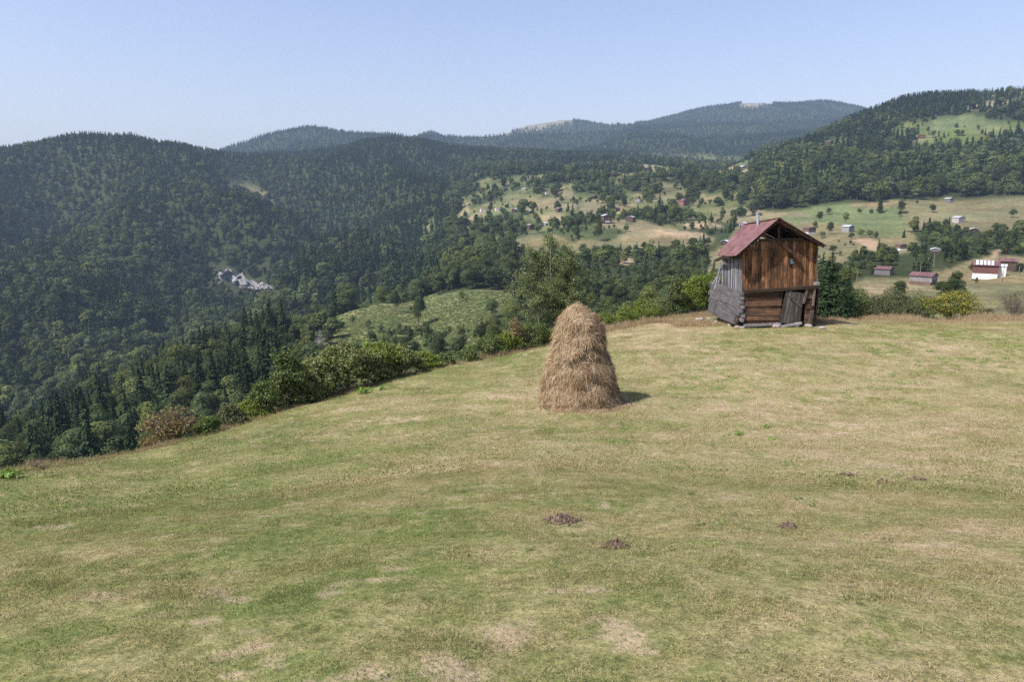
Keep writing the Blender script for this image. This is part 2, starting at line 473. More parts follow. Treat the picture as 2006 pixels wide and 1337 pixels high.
# terrain material ------------------------------------------------
M = {}
m, nt, out = new_mat('ground'); M['ground'] = m
pos = gpos(nt)
tcol, ta = turf(nt, pos)
fine = noise(nt, pos, 9, 5, .7)
fine2 = noise(nt, pos, 45, 3, .7)
tc = mixc(nt, 1.0, tcol, ramp(nt, fine, [(.25, .50), (.5, .92), (.75, 1.25)]), 'MULTIPLY')
tc = mixc(nt, 1.0, tc, ramp(nt, fine2, [(.3, .62), (.7, 1.3)]), 'MULTIPLY')
soilm = ramp(nt, noise(nt, pos, .75, 5, .62), [(.655, 0.), (.72, 1.)])
tc = mixc(nt, soilm, tc, mixc(nt, fine, (.33, .22, .13), (.50, .37, .25)))
tc = mixc(nt, math_(nt, 'MULTIPLY', attr(nt, 'bare'), ramp(nt, noise(nt, pos, 22, 4, .7), [(.38, .15), (.56, 1.)])), tc, mixc(nt, fine, (.38, .275, .19), (.54, .41, .30)))
cov = attr(nt, 'cover', 'Color')
f1 = ramp(nt, noise(nt, pos, .035, 5, .6), [(.3, .72), (.7, 1.3)])
f2 = ramp(nt, noise(nt, pos, .35, 4, .65), [(.3, .65), (.7, 1.35)])
warm = mixc(nt, ramp(nt, noise(nt, pos, .018, 4, .6), [(.42, 0.), (.62, .55)]), (1., 1., 1.), (1.45, 1.16, 1.1))
fc = mixc(nt, 1.0, mixc(nt, 1.0, mixc(nt, 1.0, cov, f1, 'MULTIPLY'), f2, 'MULTIPLY'), warm, 'MULTIPLY')
col = mixc(nt, attr(nt, 'near'), fc, tc)
bh = math_(nt, 'ADD', noise(nt, pos, 14, 5, .75), math_(nt, 'MULTIPLY', noise(nt, pos, .6, 3, .6), 3))
principled(nt, out, col, .95, .1, bump=bh, bstr=.8, bdist=.05)


# ------------------------------------------------------------------ mesh builders
def tag(o, label=None, cat=None, group=None, kind=None):
    if label: o['label'] = label
    if cat: o['category'] = cat
    if group: o['group'] = group
    if kind: o['kind'] = kind
    return o


def np_mesh(name, verts, quads=None, tris=None, mat=None, rnd=None, smooth=False, mats=None, midx=None):
    me = bpy.data.meshes.new(name)
    verts = np.asarray(verts, np.float32)
    quads = np.zeros((0, 4), np.int32) if quads is None else np.asarray(quads, np.int32).reshape(-1, 4)
    tris = np.zeros((0, 3), np.int32) if tris is None else np.asarray(tris, np.int32).reshape(-1, 3)
    me.vertices.add(len(verts)); me.vertices.foreach_set('co', verts.ravel())
    nl = quads.size + tris.size
    me.loops.add(nl); me.loops.foreach_set('vertex_index', np.concatenate([quads.ravel(), tris.ravel()]))
    nf = len(quads) + len(tris)
    me.polygons.add(nf)
    st = np.concatenate([np.arange(len(quads)) * 4, quads.size + np.arange(len(tris)) * 3]).astype(np.int32)
    me.polygons.foreach_set('loop_start', st)
    me.polygons.foreach_set('loop_total', np.concatenate([np.full(len(quads), 4), np.full(len(tris), 3)]).astype(np.int32))
    me.polygons.foreach_set('use_smooth', np.full(nf, bool(smooth)))
    for mm in (mats or ([mat] if mat else [])):
        me.materials.append(mm)
    if midx is not None:
        me.polygons.foreach_set('material_index', np.asarray(midx, np.int32))
    if rnd is not None:
        a = me.attributes.new('rnd', 'FLOAT', 'FACE'); a.data.foreach_set('value', np.asarray(rnd, np.float32))
    me.update(calc_edges=True)
    return me


def link(name, me, parent=None, loc=None):
    o = bpy.data.objects.new(name, me); COL.objects.link(o)
    if loc is not None: o.location = loc
    if parent is not None: o.parent = parent
    return o


def empty(name, loc, rz=0):
    o = bpy.data.objects.new(name, None); COL.objects.link(o)
    o.location = tuple(float(v) for v in loc); o.rotation_euler = (0, 0, rz); o.empty_display_size = .3
    return o


class MB:
    def __init__(s):
        s.v, s.q, s.t, s.rq, s.rt, s.n = [], [], [], [], [], 0

    def add(s, verts, quads=(), tris=(), r=None):
        verts = np.asarray(verts, float)
        r = random.random() if r is None else r
        s.v.append(verts)
        for f in quads: s.q.append([i + s.n for i in f]); s.rq.append(r)
        for f in tris: s.t.append([i + s.n for i in f]); s.rt.append(r)
        s.n += len(verts)

    def hexa(s, c, r=None):        # 8 corners: 0-3 front loop, 4-7 back loop
        s.add(c, [(0, 1, 2, 3), (7, 6, 5, 4), (0, 4, 5, 1), (1, 5, 6, 2), (2, 6, 7, 3), (3, 7, 4, 0)], r=r)

    def panel(s, p4, thick, r=None):   # four corners + thickness vector
        p4 = [np.asarray(p, float) for p in p4]; t = np.asarray(thick, float)
        s.hexa(p4 + [p + t for p in p4], r)

    def box(s, c, size, rz=0, r=None):
        x, y, z = [v / 2 for v in size]
        ca, sa = math.cos(rz), math.sin(rz)
        P = []
        for yy in (-y, y):
            for (xx, zz) in ((-x, -z), (x, -z), (x, z), (-x, z)):
                P.append((c[0] + xx * ca - yy * sa, c[1] + xx * sa + yy * ca, c[2] + zz))
        s.hexa(P, r)

    def beam(s, a, b, w, h, r=None, up=(0, 0, 1)):
        a, b = np.asarray(a, float), np.asarray(b, float)
        d = (b - a) / np.linalg.norm(b - a)
        sd_ = np.cross(d, up); sd_ /= max(np.linalg.norm(sd_), 1e-6)
        u = np.cross(sd_, d)
        P = []
        for e in (a, b):
            for (i, j) in ((-1, -1), (1, -1), (1, 1), (-1, 1)):
                P.append(e + sd_ * i * w / 2 + u * j * h / 2)
        s.hexa(P, r)

    def tube(s, pts, rad, seg=8, r=None, cap=True, jit=0.):
        pts = [np.asarray(p, float) for p in pts]
        rad = [rad] * len(pts) if isinstance(rad, (int, float)) else rad
        V = []
        for i, p in enumerate(pts):
            d = pts[min(i + 1, len(pts) - 1)] - pts[max(i - 1, 0)]
            d = d / max(np.linalg.norm(d), 1e-9)
            a = np.cross(d, (0, 0, 1)) if abs(d[2]) < .9 else np.cross(d, (1, 0, 0))
            a /= np.linalg.norm(a); b = np.cross(d, a)
            for k in range(seg):
                th = 2 * math.pi * k / seg
                rr_ = rad[i] * (1 + jit * (random.random() - .5))
                V.append(p + (a * math.cos(th) + b * math.sin(th)) * rr_)
        Q = [(i * seg + k, i * seg + (k + 1) % seg, (i + 1) * seg + (k + 1) % seg, (i + 1) * seg + k) for i in range(len(pts) - 1) for k in range(seg)]
        Tt = []
        if cap:
            n = len(V); V += [pts[0], pts[-1]]; o = (len(pts) - 1) * seg
            Tt = [(n, (k + 1) % seg, k) for k in range(seg)] + [(n + 1, o + k, o + (k + 1) % seg) for k in range(seg)]
        s.add(V, Q, Tt, r)

    def build(s, name, mat, parent=None, smooth=False, origin=None):
        v = np.concatenate(s.v)
        if parent is not None:
            p = parent; off = np.zeros(3)
            while p is not None:
                off += np.array(p.location[:]); p = p.parent
            v = v - off
            o = link(name, np_mesh(name, v, s.q or None, s.t or None, mat, s.rq + s.rt, smooth), parent)
        else:
            o0 = np.array(origin if origin is not None else (v[:, 0].mean(), v[:, 1].mean(), v[:, 2].min()), float)
            o = link(name, np_mesh(name, v - o0, s.q or None, s.t or None, mat, s.rq + s.rt, smooth), None, tuple(o0))
        return o


# ------------------------------------------------------------------ terrain sheet
NA = len(AZ)
verts = np.stack([XG, YG, ZG], -1)
verts = verts[:-1]                                   # last azimuth = first
n_a = NA - 1
vflat = verts.reshape(-1, 3)
i = np.arange(n_a)[:, None]; j = np.arange(NR - 1)[None, :]
i2 = (i + 1) % n_a
quads = np.stack([i * NR + j, i * NR + j + 1, i2 * NR + j + 1, i2 * NR + j], -1).reshape(-1, 4)
quads = quads[:, ::-1]
cidx = len(vflat)
vall = np.concatenate([vflat, [[0, 0, float(ZG[:, 0].mean())]]])
tr = np.stack([np.full(n_a, cidx), ((np.arange(n_a) + 1) % n_a) * NR, np.arange(n_a) * NR], -1)
me = np_mesh('terrain', vall, quads, tr, M['ground'], smooth=True)
ca = me.attributes.new('cover', 'FLOAT_COLOR', 'POINT')
cc = np.ones((len(vall), 4), np.float32); cc[:-1, :3] = COV[:-1].reshape(-1, 3)
ca.data.foreach_set('color', cc.ravel())
nb_ = me.attributes.new('bare', 'FLOAT', 'POINT')
BARE = sstep(.26, .60, fbm(XG, YG * 1.4, .34, 4, 301) + .4 * fbm(XG, YG, 2.2, 2, 303)) * .75
bb = np.zeros(len(vall), np.float32); bb[:-1] = BARE[:-1].reshape(-1)
nb_.data.foreach_set('value', bb)
na_ = me.attributes.new('near', 'FLOAT', 'POINT')
nn = np.ones(len(vall), np.float32); nn[:-1] = nearm[:-1].reshape(-1)
na_.data.foreach_set('value', nn)
terrain = link('terrain', me)
tag(terrain, 'mown mountain meadow falling to a wooded valley and hills', 'terrain', kind='structure')


# ------------------------------------------------------------------ leaf materials
def leaf_mat(name, stops, transl=.3, obj_var=.35, pos_var=0., hue=None):
    m, nt, out = new_mat(name)
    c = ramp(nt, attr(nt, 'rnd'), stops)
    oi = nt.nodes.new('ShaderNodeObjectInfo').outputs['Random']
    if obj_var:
        c = mixc(nt, 1.0, c, ramp(nt, oi, [(0, 1 - obj_var), (1, 1 + obj_var)]), 'MULTIPLY')
    if hue:
        mulr = math_(nt, 'FRACT', math_(nt, 'MULTIPLY', oi, 37.7))
        c = mixc(nt, ramp(nt, mulr, hue[0]), c, mixc(nt, 1.0, c, hue[1], 'MULTIPLY'))
    if pos_var:
        c = mixc(nt, 1.0, c, ramp(nt, noise(nt, gpos(nt), .012, 3, .6), [(.35, 1 - pos_var), (.65, 1 + pos_var)]), 'MULTIPLY')
    d = nt.nodes.new('ShaderNodeBsdfDiffuse'); t = nt.nodes.new('ShaderNodeBsdfTranslucent'); mx = nt.nodes.new('ShaderNodeMixShader')
    L(nt, c, d.inputs[0]); L(nt, mixc(nt, 1.0, c, (1.1, 1.25, .55), 'MULTIPLY'), t.inputs[0]); mx.inputs[0].default_value = transl
    L(nt, d.outputs[0], mx.inputs[1]); L(nt, t.outputs[0], mx.inputs[2])
    g = nt.nodes.new('ShaderNodeBsdfGlossy'); g.inputs['Roughness'].default_value = .45; g.inputs[0].default_value = (.9, .95, 1, 1)
    mx2 = nt.nodes.new('ShaderNodeMixShader'); mx2.inputs[0].default_value = .0 if 'far' in name or 'spruce' in name else .015
    L(nt, mx.outputs[0], mx2.inputs[1]); L(nt, g.outputs[0], mx2.inputs[2])
    L(nt, mx2.outputs[0], out.inputs[0])
    M[name] = m
    return m


leaf_mat('broad_far', [(0, (.040, .060, .027)), (.6, (.074, .098, .043)), (1, (.120, .142, .062))], .2, .42, .22, ([(.70, 0.), (.84, .75)], (1.5, 1.3, .9)))
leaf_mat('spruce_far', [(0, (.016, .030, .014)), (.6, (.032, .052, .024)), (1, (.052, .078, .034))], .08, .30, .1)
leaf_mat('spruce_near', [(0, (.012, .026, .013)), (.6, (.026, .046, .022)), (1, (.05, .078, .036))], .08, 0)
leaf_mat('hazel', [(0, (.08, .11, .035)), (.5, (.17, .20, .07)), (.85, (.28, .28, .125)), (1, (.40, .35, .19))], .35, .12)
leaf_mat('shrub_green', [(0, (.06, .09, .028)), (.6, (.12, .16, .05)), (1, (.21, .235, .09))], .35, .15)
leaf_mat('shrub_lime', [(0, (.09, .13, .02)), (.6, (.17, .22, .04)), (1, (.28, .30, .07))], .4, .1)
leaf_mat('shrub_dull', [(0, (.06, .075, .03)), (.6, (.11, .12, .055)), (1, (.17, .17, .08))], .3, .12)
leaf_mat('shrub_yellow', [(0, (.07, .10, .025)), (.5, (.14, .17, .04)), (.62, (.30, .27, .05)), (1, (.50, .38, .07))], .35, .0)
leaf_mat('shrub_dry', [(0, (.16, .10, .06)), (.5, (.24, .15, .085)), (.75, (.22, .22, .07)), (1, (.35, .30, .10))], .3, .0)
leaf_mat('alder', [(0, (.08, .105, .045)), (.5, (.15, .18, .075)), (.85, (.24, .265, .125)), (1, (.36, .37, .20))], .3, .0)
leaf_mat('weed', [(0, (.10, .19, .04)), (.6, (.17, .27, .06)), (1, (.30, .42, .07))], .35, .2)

m, nt, out = new_mat('bark'); M['bark'] = m
p = gpos(nt)
principled(nt, out, mixc(nt, noise(nt, vmul(nt, p, (1, 1, .25)), 9, 5, .7), (.07, .055, .04), (.22, .19, .16)), .9, .1)
m, nt, out = new_mat('pale_bark'); M['pale_bark'] = m
p = gpos(nt)
principled(nt, out, mixc(nt, noise(nt, vmul(nt, p, (1, 1, .5)), 5, 5, .7), (.14, .13, .115), (.40, .38, .34)), .8, .2)


# ------------------------------------------------------------------ foliage geometry
def unit(v):
    return v / np.maximum(np.linalg.norm(v, axis=-1, keepdims=True), 1e-9)


def cards(P, Nn, L_, W_, rg, axis=None):
    """one small rhombic leaf face at each point: P centre, Nn normal, L_, W_ length and width"""
    n = len(P)
    if axis is None:
        axis = unit(rg.normal(size=(n, 3)))
    a = unit(np.cross(Nn, axis)); b = unit(np.cross(Nn, a))
    L_ = np.broadcast_to(np.asarray(L_, float), (n,))[:, None]; W_ = np.broadcast_to(np.asarray(W_, float), (n,))[:, None]
    v = np.stack([P - b * L_ / 2, P + a * W_ / 2 + b * L_ * .08, P + b * L_ / 2, P - a * W_ / 2 + b * L_ * .08], 1)
    return v.reshape(-1, 3), np.arange(n * 4).reshape(n, 4)


def broad_crown(rg, nleaf, size, lumps=18, rx=.30, z0=.18, top=1.0, out_bias=1.2, lump_r=(.10, .17)):
    cz = (z0 + top) / 2; hz = (top - z0) / 2
    C, Rr = [], []
    while len(C) < lumps:
        p = rg.uniform(-1, 1, 3)
        if np.linalg.norm(p) > 1: continue
        rl = rg.uniform(*lump_r)
        taper = 1 - .35 * max(p[2], 0)
        C.append((p[0] * (rx - rl * .6) * taper, p[1] * (rx - rl * .6) * taper, cz + p[2] * (hz - rl * .9))); Rr.append(rl)
    C.append((0, 0, cz)); Rr.append(rx * .7)
    C, Rr = np.array(C), np.array(Rr)
    k = rg.choice(len(C), nleaf, p=Rr**2 / (Rr**2).sum())
    d = unit(rg.normal(size=(nleaf, 3))); d[:, 2] = np.where(d[:, 2] < -.3, -d[:, 2], d[:, 2])
    P = C[k] + d * Rr[k][:, None] * (1 - .25 * rg.random((nleaf, 1)) ** 2)
    Nn = unit(d * out_bias + rg.normal(size=(nleaf, 3)) * .55)
    rnd = np.clip(rg.normal(.5, .22, nleaf) + .25 * (_h(k, k, 3) - .5), 0, 1)
    v, q = cards(P, Nn, size * rg.uniform(.7, 1.4, nleaf), size * rg.uniform(.5, .9, nleaf), rg)
    return v, q, rnd


def spruce_crown(rg, whorls=26, per=9, seg=5, rx=.17, z0=.06, size=.04, droop=.35, narrow=1.0):
    P, A, rn, Ls = [], [], [], []
    for w in range(whorls):
        f = w / (whorls - 1)
        z = z0 + (1 - z0) * (f ** .9) * .985
        Rw = rx * narrow * ((1 - f) ** .85) * rg.uniform(.8, 1.12) + .006
        for b in range(per if f < .75 else max(4, per - 3)):
            th = rg.uniform(0, 2 * math.pi); rb = Rw * rg.uniform(.7, 1.15)
            d = np.array([math.cos(th), math.sin(th), 0])
            for s in range(seg):
                t = (s + rg.uniform(.3, 1)) / seg
                zz = z - droop * rb * t + .12 * rb * t * t * 3
                side = np.array([-d[1], d[0], 0]) * rg.normal(0, .14) * rb * t
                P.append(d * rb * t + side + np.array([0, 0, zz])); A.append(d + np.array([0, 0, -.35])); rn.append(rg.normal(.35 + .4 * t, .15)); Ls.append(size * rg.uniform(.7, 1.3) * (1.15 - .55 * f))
    # leader
    for s in range(10):
        P.append(np.array([rg.normal(0, .003), rg.normal(0, .003), .97 + .004 * s])); A.append(np.array([rg.normal(0, .3), rg.normal(0, .3), 1])); rn.append(.5); Ls.append(size * .5)
    P, A, Ls = np.array(P), unit(np.array(A)), np.array(Ls)
    up = unit(np.stack([rg.normal(0, .45, len(P)), rg.normal(0, .45, len(P)), np.ones(len(P))], -1) + A * .5)
    b = unit(A - up * (A * up).sum(1)[:, None]); a = np.cross(up, b)
    Lc, Wc = Ls[:, None] * 1.25, Ls[:, None] * .8
    v = np.stack([P - b * Lc * .5, P + a * Wc * .5, P + b * Lc * .6 - up * Lc * .15, P - a * Wc * .5], 1).reshape(-1, 3)
    return v, np.arange(len(P) * 4).reshape(-1, 4), np.clip(rn, 0, 1)


def trunk_arrays(h, r0, seg=6, bend=0, rg=None):
    mb = MB()
    pts = [(0, 0, -.02 * h), (bend * .3, 0, h * .35), (bend, 0, h * .7), (bend, bend * .5, h)]
    mb.tube(pts, [r0 * 1.25, r0, r0 * .6, r0 * .15], seg)
    return mb


def join_arrays(parts, name, mats):
    V, Q, Tt, rq, rt, mq, mt, n = [], [], [], [], [], [], [], 0
    for (v, q, t, r, mi) in parts:
        v = np.asarray(v, float); V.append(v)
        q = np.asarray(q, int).reshape(-1, 4) if q is not None and len(q) else np.zeros((0, 4), int)
        t = np.asarray(t, int).reshape(-1, 3) if t is not None and len(t) else np.zeros((0, 3), int)
        Q.append(q + n); Tt.append(t + n); n += len(v)
        r = np.asarray(r, float)
        rq.append(r[:len(q)]); rt.append(r[len(q):])
        mq.append(np.full(len(q), mi)); mt.append(np.full(len(t), mi))
    return np_mesh(name, np.concatenate(V), np.concatenate(Q), np.concatenate(Tt), rnd=np.concatenate(rq + rt), mats=mats, midx=np.concatenate(mq + mt))


def proto_tree(kind, k, nleaf, size, far=True):
    rg = np.random.default_rng(100 + k * 7 + (50 if kind == 'spruce' else 0))
    if kind == 'spruce':
        v, q, rn = spruce_crown(rg, whorls=nleaf[0], per=nleaf[1], seg=nleaf[2], rx=rg.uniform(.13, .19), z0=rg.uniform(.04, .12), size=size)
        leaf = M['spruce_far']; tb = trunk_arrays(.9, .011, 5)
    else:
        shp = k % 4
        rx = [.30, .24, .34, .27][shp]
        v, q, rn = broad_crown(rg, nleaf, size, lumps=[20, 18, 24, 16][shp], rx=rx, z0=[.05, .03, .07, .03][shp], out_bias=2.2)
        leaf = M['broad_far']; tb = trunk_arrays(.6, .016, 5, bend=.01)
    tv = np.concatenate(tb.v)
    return (v, q, rn, leaf), (tv, tb.q, tb.t, tb.rq + tb.rt)


def proto_mesh(kind, k, nleaf, size, name):
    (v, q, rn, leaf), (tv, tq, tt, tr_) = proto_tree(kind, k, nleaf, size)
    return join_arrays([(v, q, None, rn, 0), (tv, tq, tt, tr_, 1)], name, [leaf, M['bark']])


# ------------------------------------------------------------------ instancing through geometry nodes (stuff only)
def scatter_object(name, pts, rot, scl, idx, meshes, label, cat, mat=None):
    pc = bpy.data.collections.new(name + '_sources')
    for k, me_ in enumerate(meshes):
        o = bpy.data.objects.new('src_%s_%03d' % (name, k), me_); pc.objects.link(o)
    me = bpy.data.meshes.new(name)
    org = np.array([pts[:, 0].mean(), pts[:, 1].mean(), pts[:, 2].min()])
    me.vertices.add(len(pts)); me.vertices.foreach_set('co', (pts - org).astype(np.float32).ravel())
    a = me.attributes.new('rot', 'FLOAT_VECTOR', 'POINT'); a.data.foreach_set('vector', rot.astype(np.float32).ravel())
    a = me.attributes.new('scl', 'FLOAT_VECTOR', 'POINT'); a.data.foreach_set('vector', scl.astype(np.float32).ravel())
    a = me.attributes.new('idx', 'INT', 'POINT'); a.data.foreach_set('value', idx.astype(np.int32))
    me.update()
    ob = link(name, me, None, tuple(org))
    g = bpy.data.node_groups.new(name + '_nodes', 'GeometryNodeTree')
    g.interface.new_socket('Geometry', in_out='INPUT', socket_type='NodeSocketGeometry')
    g.interface.new_socket('Geometry', in_out='OUTPUT', socket_type='NodeSocketGeometry')
    gi, go = g.nodes.new('NodeGroupInput'), g.nodes.new('NodeGroupOutput')
    ci = g.nodes.new('GeometryNodeCollectionInfo'); ci.inputs[0].default_value = pc; ci.inputs[1].default_value = True; ci.inputs[2].default_value = True
    ip = g.nodes.new('GeometryNodeInstanceOnPoints'); ip.inputs['Pick Instance'].default_value = True

    def na(nm, typ):
        n = g.nodes.new('GeometryNodeInputNamedAttribute'); n.data_type = typ; n.inputs[0].default_value = nm
        return n.outputs[0]
    g.links.new(gi.outputs[0], ip.inputs['Points']); g.links.new(ci.outputs[0], ip.inputs['Instance'])
    g.links.new(na('idx', 'INT'), ip.inputs['Instance Index'])
    e2r = g.nodes.new('FunctionNodeEulerToRotation'); g.links.new(na('rot', 'FLOAT_VECTOR'), e2r.inputs[0]); g.links.new(e2r.outputs[0], ip.inputs['Rotation'])
    g.links.new(na('scl', 'FLOAT_VECTOR'), ip.inputs['Scale'])
    g.links.new(ip.outputs[0], go.inputs[0])
    md = ob.modifiers.new('scatter', 'NODES'); md.node_group = g
    tag(ob, label, cat, kind='stuff')
    return ob


# ------------------------------------------------------------------ the woods
def ring(r0, r1, s, seed):
    g = np.random.default_rng(seed)
    xm = r1 * math.sin(R(46))
    xs = np.arange(-xm, xm, s); ys = np.arange(r0 * .6, r1, s * .95)
    X, Y = np.meshgrid(xs, ys); X = X.ravel() + g.uniform(-.95, .95, X.size) * s; Y = Y.ravel() + g.uniform(-.95, .95, Y.size) * s
    rr = np.hypot(X, Y); az = np.degrees(np.arctan2(X, Y))
    k = (rr > r0) & (rr <= r1) & (np.abs(az) < 44)
    X, Y = X[k], Y[k]
    ia, iu, _, _ = _idx(X, Y)
    d = DENS[ia, iu] * (0.93 if r0 < 2000 else .96)
    # inside the fields the few trees stand in clumps
    cl = vnoise(X / 28, Y / 28, 61) + .5
    dd = np.where(d < .5, np.where(cl > 1 - d * 1.6, .8, d * .12), d)
    dd = dd * np.where(d > .9, np.clip(1.12 + .55 * fbm(X, Y, 34, 3, 63), .35, 1), 1)
    k = g.random(len(X)) < dd
    X, Y, d = X[k], Y[k], d[k]
    Z = ground(X, Y)
    return X, Y, Z, d


parts_ = []
for (r0, r1, s, sc) in ((95, 420, 6.6, 1.05), (420, 760, 8.2, 1.22), (760, 2300, 9.5, 1.24), (2300, 5400, 13.5, 1.15)):
    X, Y, Z, d = ring(r0, r1, s, int(r0))
    parts_.append(np.stack([X, Y, Z, d, np.full(len(X), sc)], -1))
TR = np.concatenate(parts_)
x, y, z, d, sc = TR.T
px, py, dep = proj(x, y, z)
cn = fbm(x, y, 90, 3, 51)
pc_ = np.full(len(x), .5)
pc_ = np.where((dep > 450) & (px < 950), .40 + .26 * sstep(650, 330, py) + .35 * sstep(350, 280, py) + .25 * sstep(450, 700, px), pc_)
pc_ = np.where((dep < 470) & (px < 560), .70, pc_)
pc_ = np.where((dep < 560) & (px >= 560), .10, pc_)
pc_ = np.where((dep > 560) & (px > 880) & (px < 1400), .35 + .5 * sstep(360, 300, py), pc_)
pc_ = np.where((dep > 560) & (px >= 1400) & (dep < 2300), .30 + .6 * sstep(370, 230, py), pc_)
pc_ = np.where((px > 1400) & (dep <= 560), .2, pc_)
ham = (dep > 300) & (dep < 1400) & (px > 880) & (px < 1480) & (py > 350)
pc_ = np.where(ham, .06, pc_)
pc_ = np.where(dep > 2200, .97, pc_)
pc_ = np.where(d < .5, .12, pc_)
is_con = rng.random(len(x)) < np.clip(pc_ + cn * np.where(ham | ((dep < 560) & (px > 560)), .35, .9), 0.02, .98)
h = np.where(is_con, rng.uniform(13, 24, len(x)), rng.uniform(11, 19, len(x))) * sc
h = np.where(d < .5, h * rng.uniform(.28, .62, len(x)), h)
h = np.where((dep < 560) & (px > 1380), h * np.interp(px, [1380, 1650], [.62, .42]), h)
h = np.where((dep < 420) & (px < 1380) & (px > 560), h * .62, h)
h = np.where((dep > 560) & (dep < 1200) & (px > 900) & (px < 1480), h * .66, h)
h *= (1 + .45 * fbm(x, y, 40, 2, 57)) * np.clip(rng.lognormal(0, .16, len(x)), .6, 1.45)
hf_ = np.interp(dep, [320, 430, 470, 620, 700], [.68, .60, .42, .42, 1.0])
h = np.where((px > 985) & (px < 1430) & (dep > 320) & (dep < 700), h * hf_, h)
h = np.where((px > 860) & (px <= 985) & (dep > 560) & (dep < 660), h * .62, h)
wood = (px > 735) & (px < 1010) & (dep > 415) & (dep < 545) & (d > .9)
h = np.where(wood, rng.uniform(14, 21, len(x)), h)
h = h * np.interp(dep, [150, 300, 460, 520, 900, 1300, 4000], [.80, .84, .92, 1.0, 1.0, .80, .72])
h = np.minimum(h, np.interp(dep, [300, 900, 1300], [22, 25, 17]) * np.where(dep > 2300, 1.2, 1))
wd = np.where(is_con, rng.uniform(.85, 1.3, len(x)), rng.uniform(.95, 1.5, len(x)))
# no tree stands right in front of a house
_, topy, _ = proj(x, y, z + h)
crown = h * wd * .28 * FPX / dep
keep = np.ones(len(x), bool)
for (hx, hy, hw, dm) in ((1663, 455, 17, 300), (1767, 491, 16, 280), (1832, 497, 22, 280), (1880, 437, 16, 350), (1911, 456, 18, 300), (1861, 397, 12, 400), (1587, 459, 18, 300), (1422, 478, 15, 260),
                         (1188, 438, 18, 400), (1236, 435, 15, 400), (1040, 450, 13, 400), (1066, 443, 11, 400), (945, 415, 9, 400), (974, 413, 7, 400), (1008, 416, 9, 400), (1040, 418, 7, 400), (1095, 416, 11, 400),
                         (990, 375, 8, 500), (1026, 373, 9, 500), (1071, 381, 6, 500), (1165, 390, 9, 500), (1250, 396, 9, 450), (1211, 414, 7, 450), (1340, 403, 15, 400), (1627, 283, 9, 700), (1807, 271, 12, 700),
                         (1457, 331, 10, 700), (1736, 539, 30, 170), (1816, 559, 42, 150), (1938, 546, 50, 150), (1980, 531, 34, 190), (1172, 470, 12, 400)):
    Dh = hit(hx, hy, dm)[1]
    keep &= ~((np.abs(px - hx) < hw * .45 + crown * .8) & (dep > dm * .8) & (dep < Dh + hw * Dh / FPX) & (topy < hy - hw * .12) & (topy > hy - 90))
x, y, z, d, sc, px, py, dep, is_con, h, wd = [q_[keep] for q_ in (x, y, z, d, sc, px, py, dep, is_con, h, wd)]
# rough line-of-sight test
ia, iu, _, _ = _idx(x, y)
rr = np.hypot(x, y)
vis = (z + h - CAMZ) / rr > CMAX[ia, np.maximum(iu - 6, 0)] + .000
nearly = (z + h - CAMZ) / rr > CMAX[ia, np.maximum(iu - 6, 0)] - .012
inframe = (px > 4) & (px < 2002)
# keep woods from covering the sky line behind the clearings of the meadow
rot = rng.uniform(0, 2 * math.pi, len(x))
NB, NS = 8, 8
pid = rng.integers(0, 8, len(x))

# individuals: the ones that show largest
score = np.where(vis & inframe, h / rr, 0)
indiv = np.zeros(len(x), bool)
for kind_ in (True, False):
    c = np.where((is_con == kind_) & (score > 0))[0]
    c = c[np.argsort(-score[c])][:285]
    indiv[c] = True
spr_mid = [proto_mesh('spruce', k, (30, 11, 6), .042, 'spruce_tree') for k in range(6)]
brd_mid = [proto_mesh('broad', k, 5200, .030, 'broadleaf_tree') for k in range(8)]
spr_far = [proto_mesh('spruce', k + 10, (17, 7, 3), .078, 'spruce_far') for k in range(8)]
brd_far = [proto_mesh('broad', k + 10, 1200, .066, 'broadleaf_far') for k in range(8)]


def region(px_, py_, dep_):
    if px_ < 560:
        return 'the steep wooded spur below the left edge of the meadow', 'the steep spur below the left of the meadow'
    if px_ < 1000:
        return 'the slopes round the fern clearing in the valley', 'the slopes round the fern clearing'
    if px_ < 1420:
        return 'the ravine between the haystack and the hamlet', 'the ravine behind the haystack'
    return 'the tree belts between the fields right of the barn', 'the belts between fields right of the barn'


for i in np.where(indiv)[0]:
    con = bool(is_con[i])
    me_ = (spr_mid[pid[i] % 6] if con else brd_mid[pid[i]])
    o = link('spruce_tree' if con else 'broadleaf_tree', me_, None, (x[i], y[i], z[i] - .2))
    hh = h[i] * (1.0 if con else 1.0)
    o.scale = (hh * wd[i], hh * wd[i], hh); o.rotation_euler = (0, 0, rot[i])
    a, b = region(px[i], py[i], dep[i])
    if con:
        tag(o, 'dark pointed spruce crowded among trees on ' + b, 'tree', 'spruces on ' + a)
    else:
        tag(o, 'rounded green broadleaf tree crowded on ' + b, 'tree', 'broadleaf trees on ' + a)

k = nearly & ~indiv
idx = np.where(is_con, pid, 8 + pid)[k]
tilt = rng.normal(0, .035, (k.sum(), 2))
scatter_object('forest', np.stack([x, y, z - .4], -1)[k], np.stack([tilt[:, 0], tilt[:, 1], rot[k]], -1),
               np.stack([h * wd, h * wd, h], -1)[k], idx, spr_far + brd_far,
               'dense mixed forest of spruce and broadleaf trees covering the far hillsides', 'forest')
print('trees', len(x), 'scattered', int(k.sum()), 'individual', int(indiv.sum()))

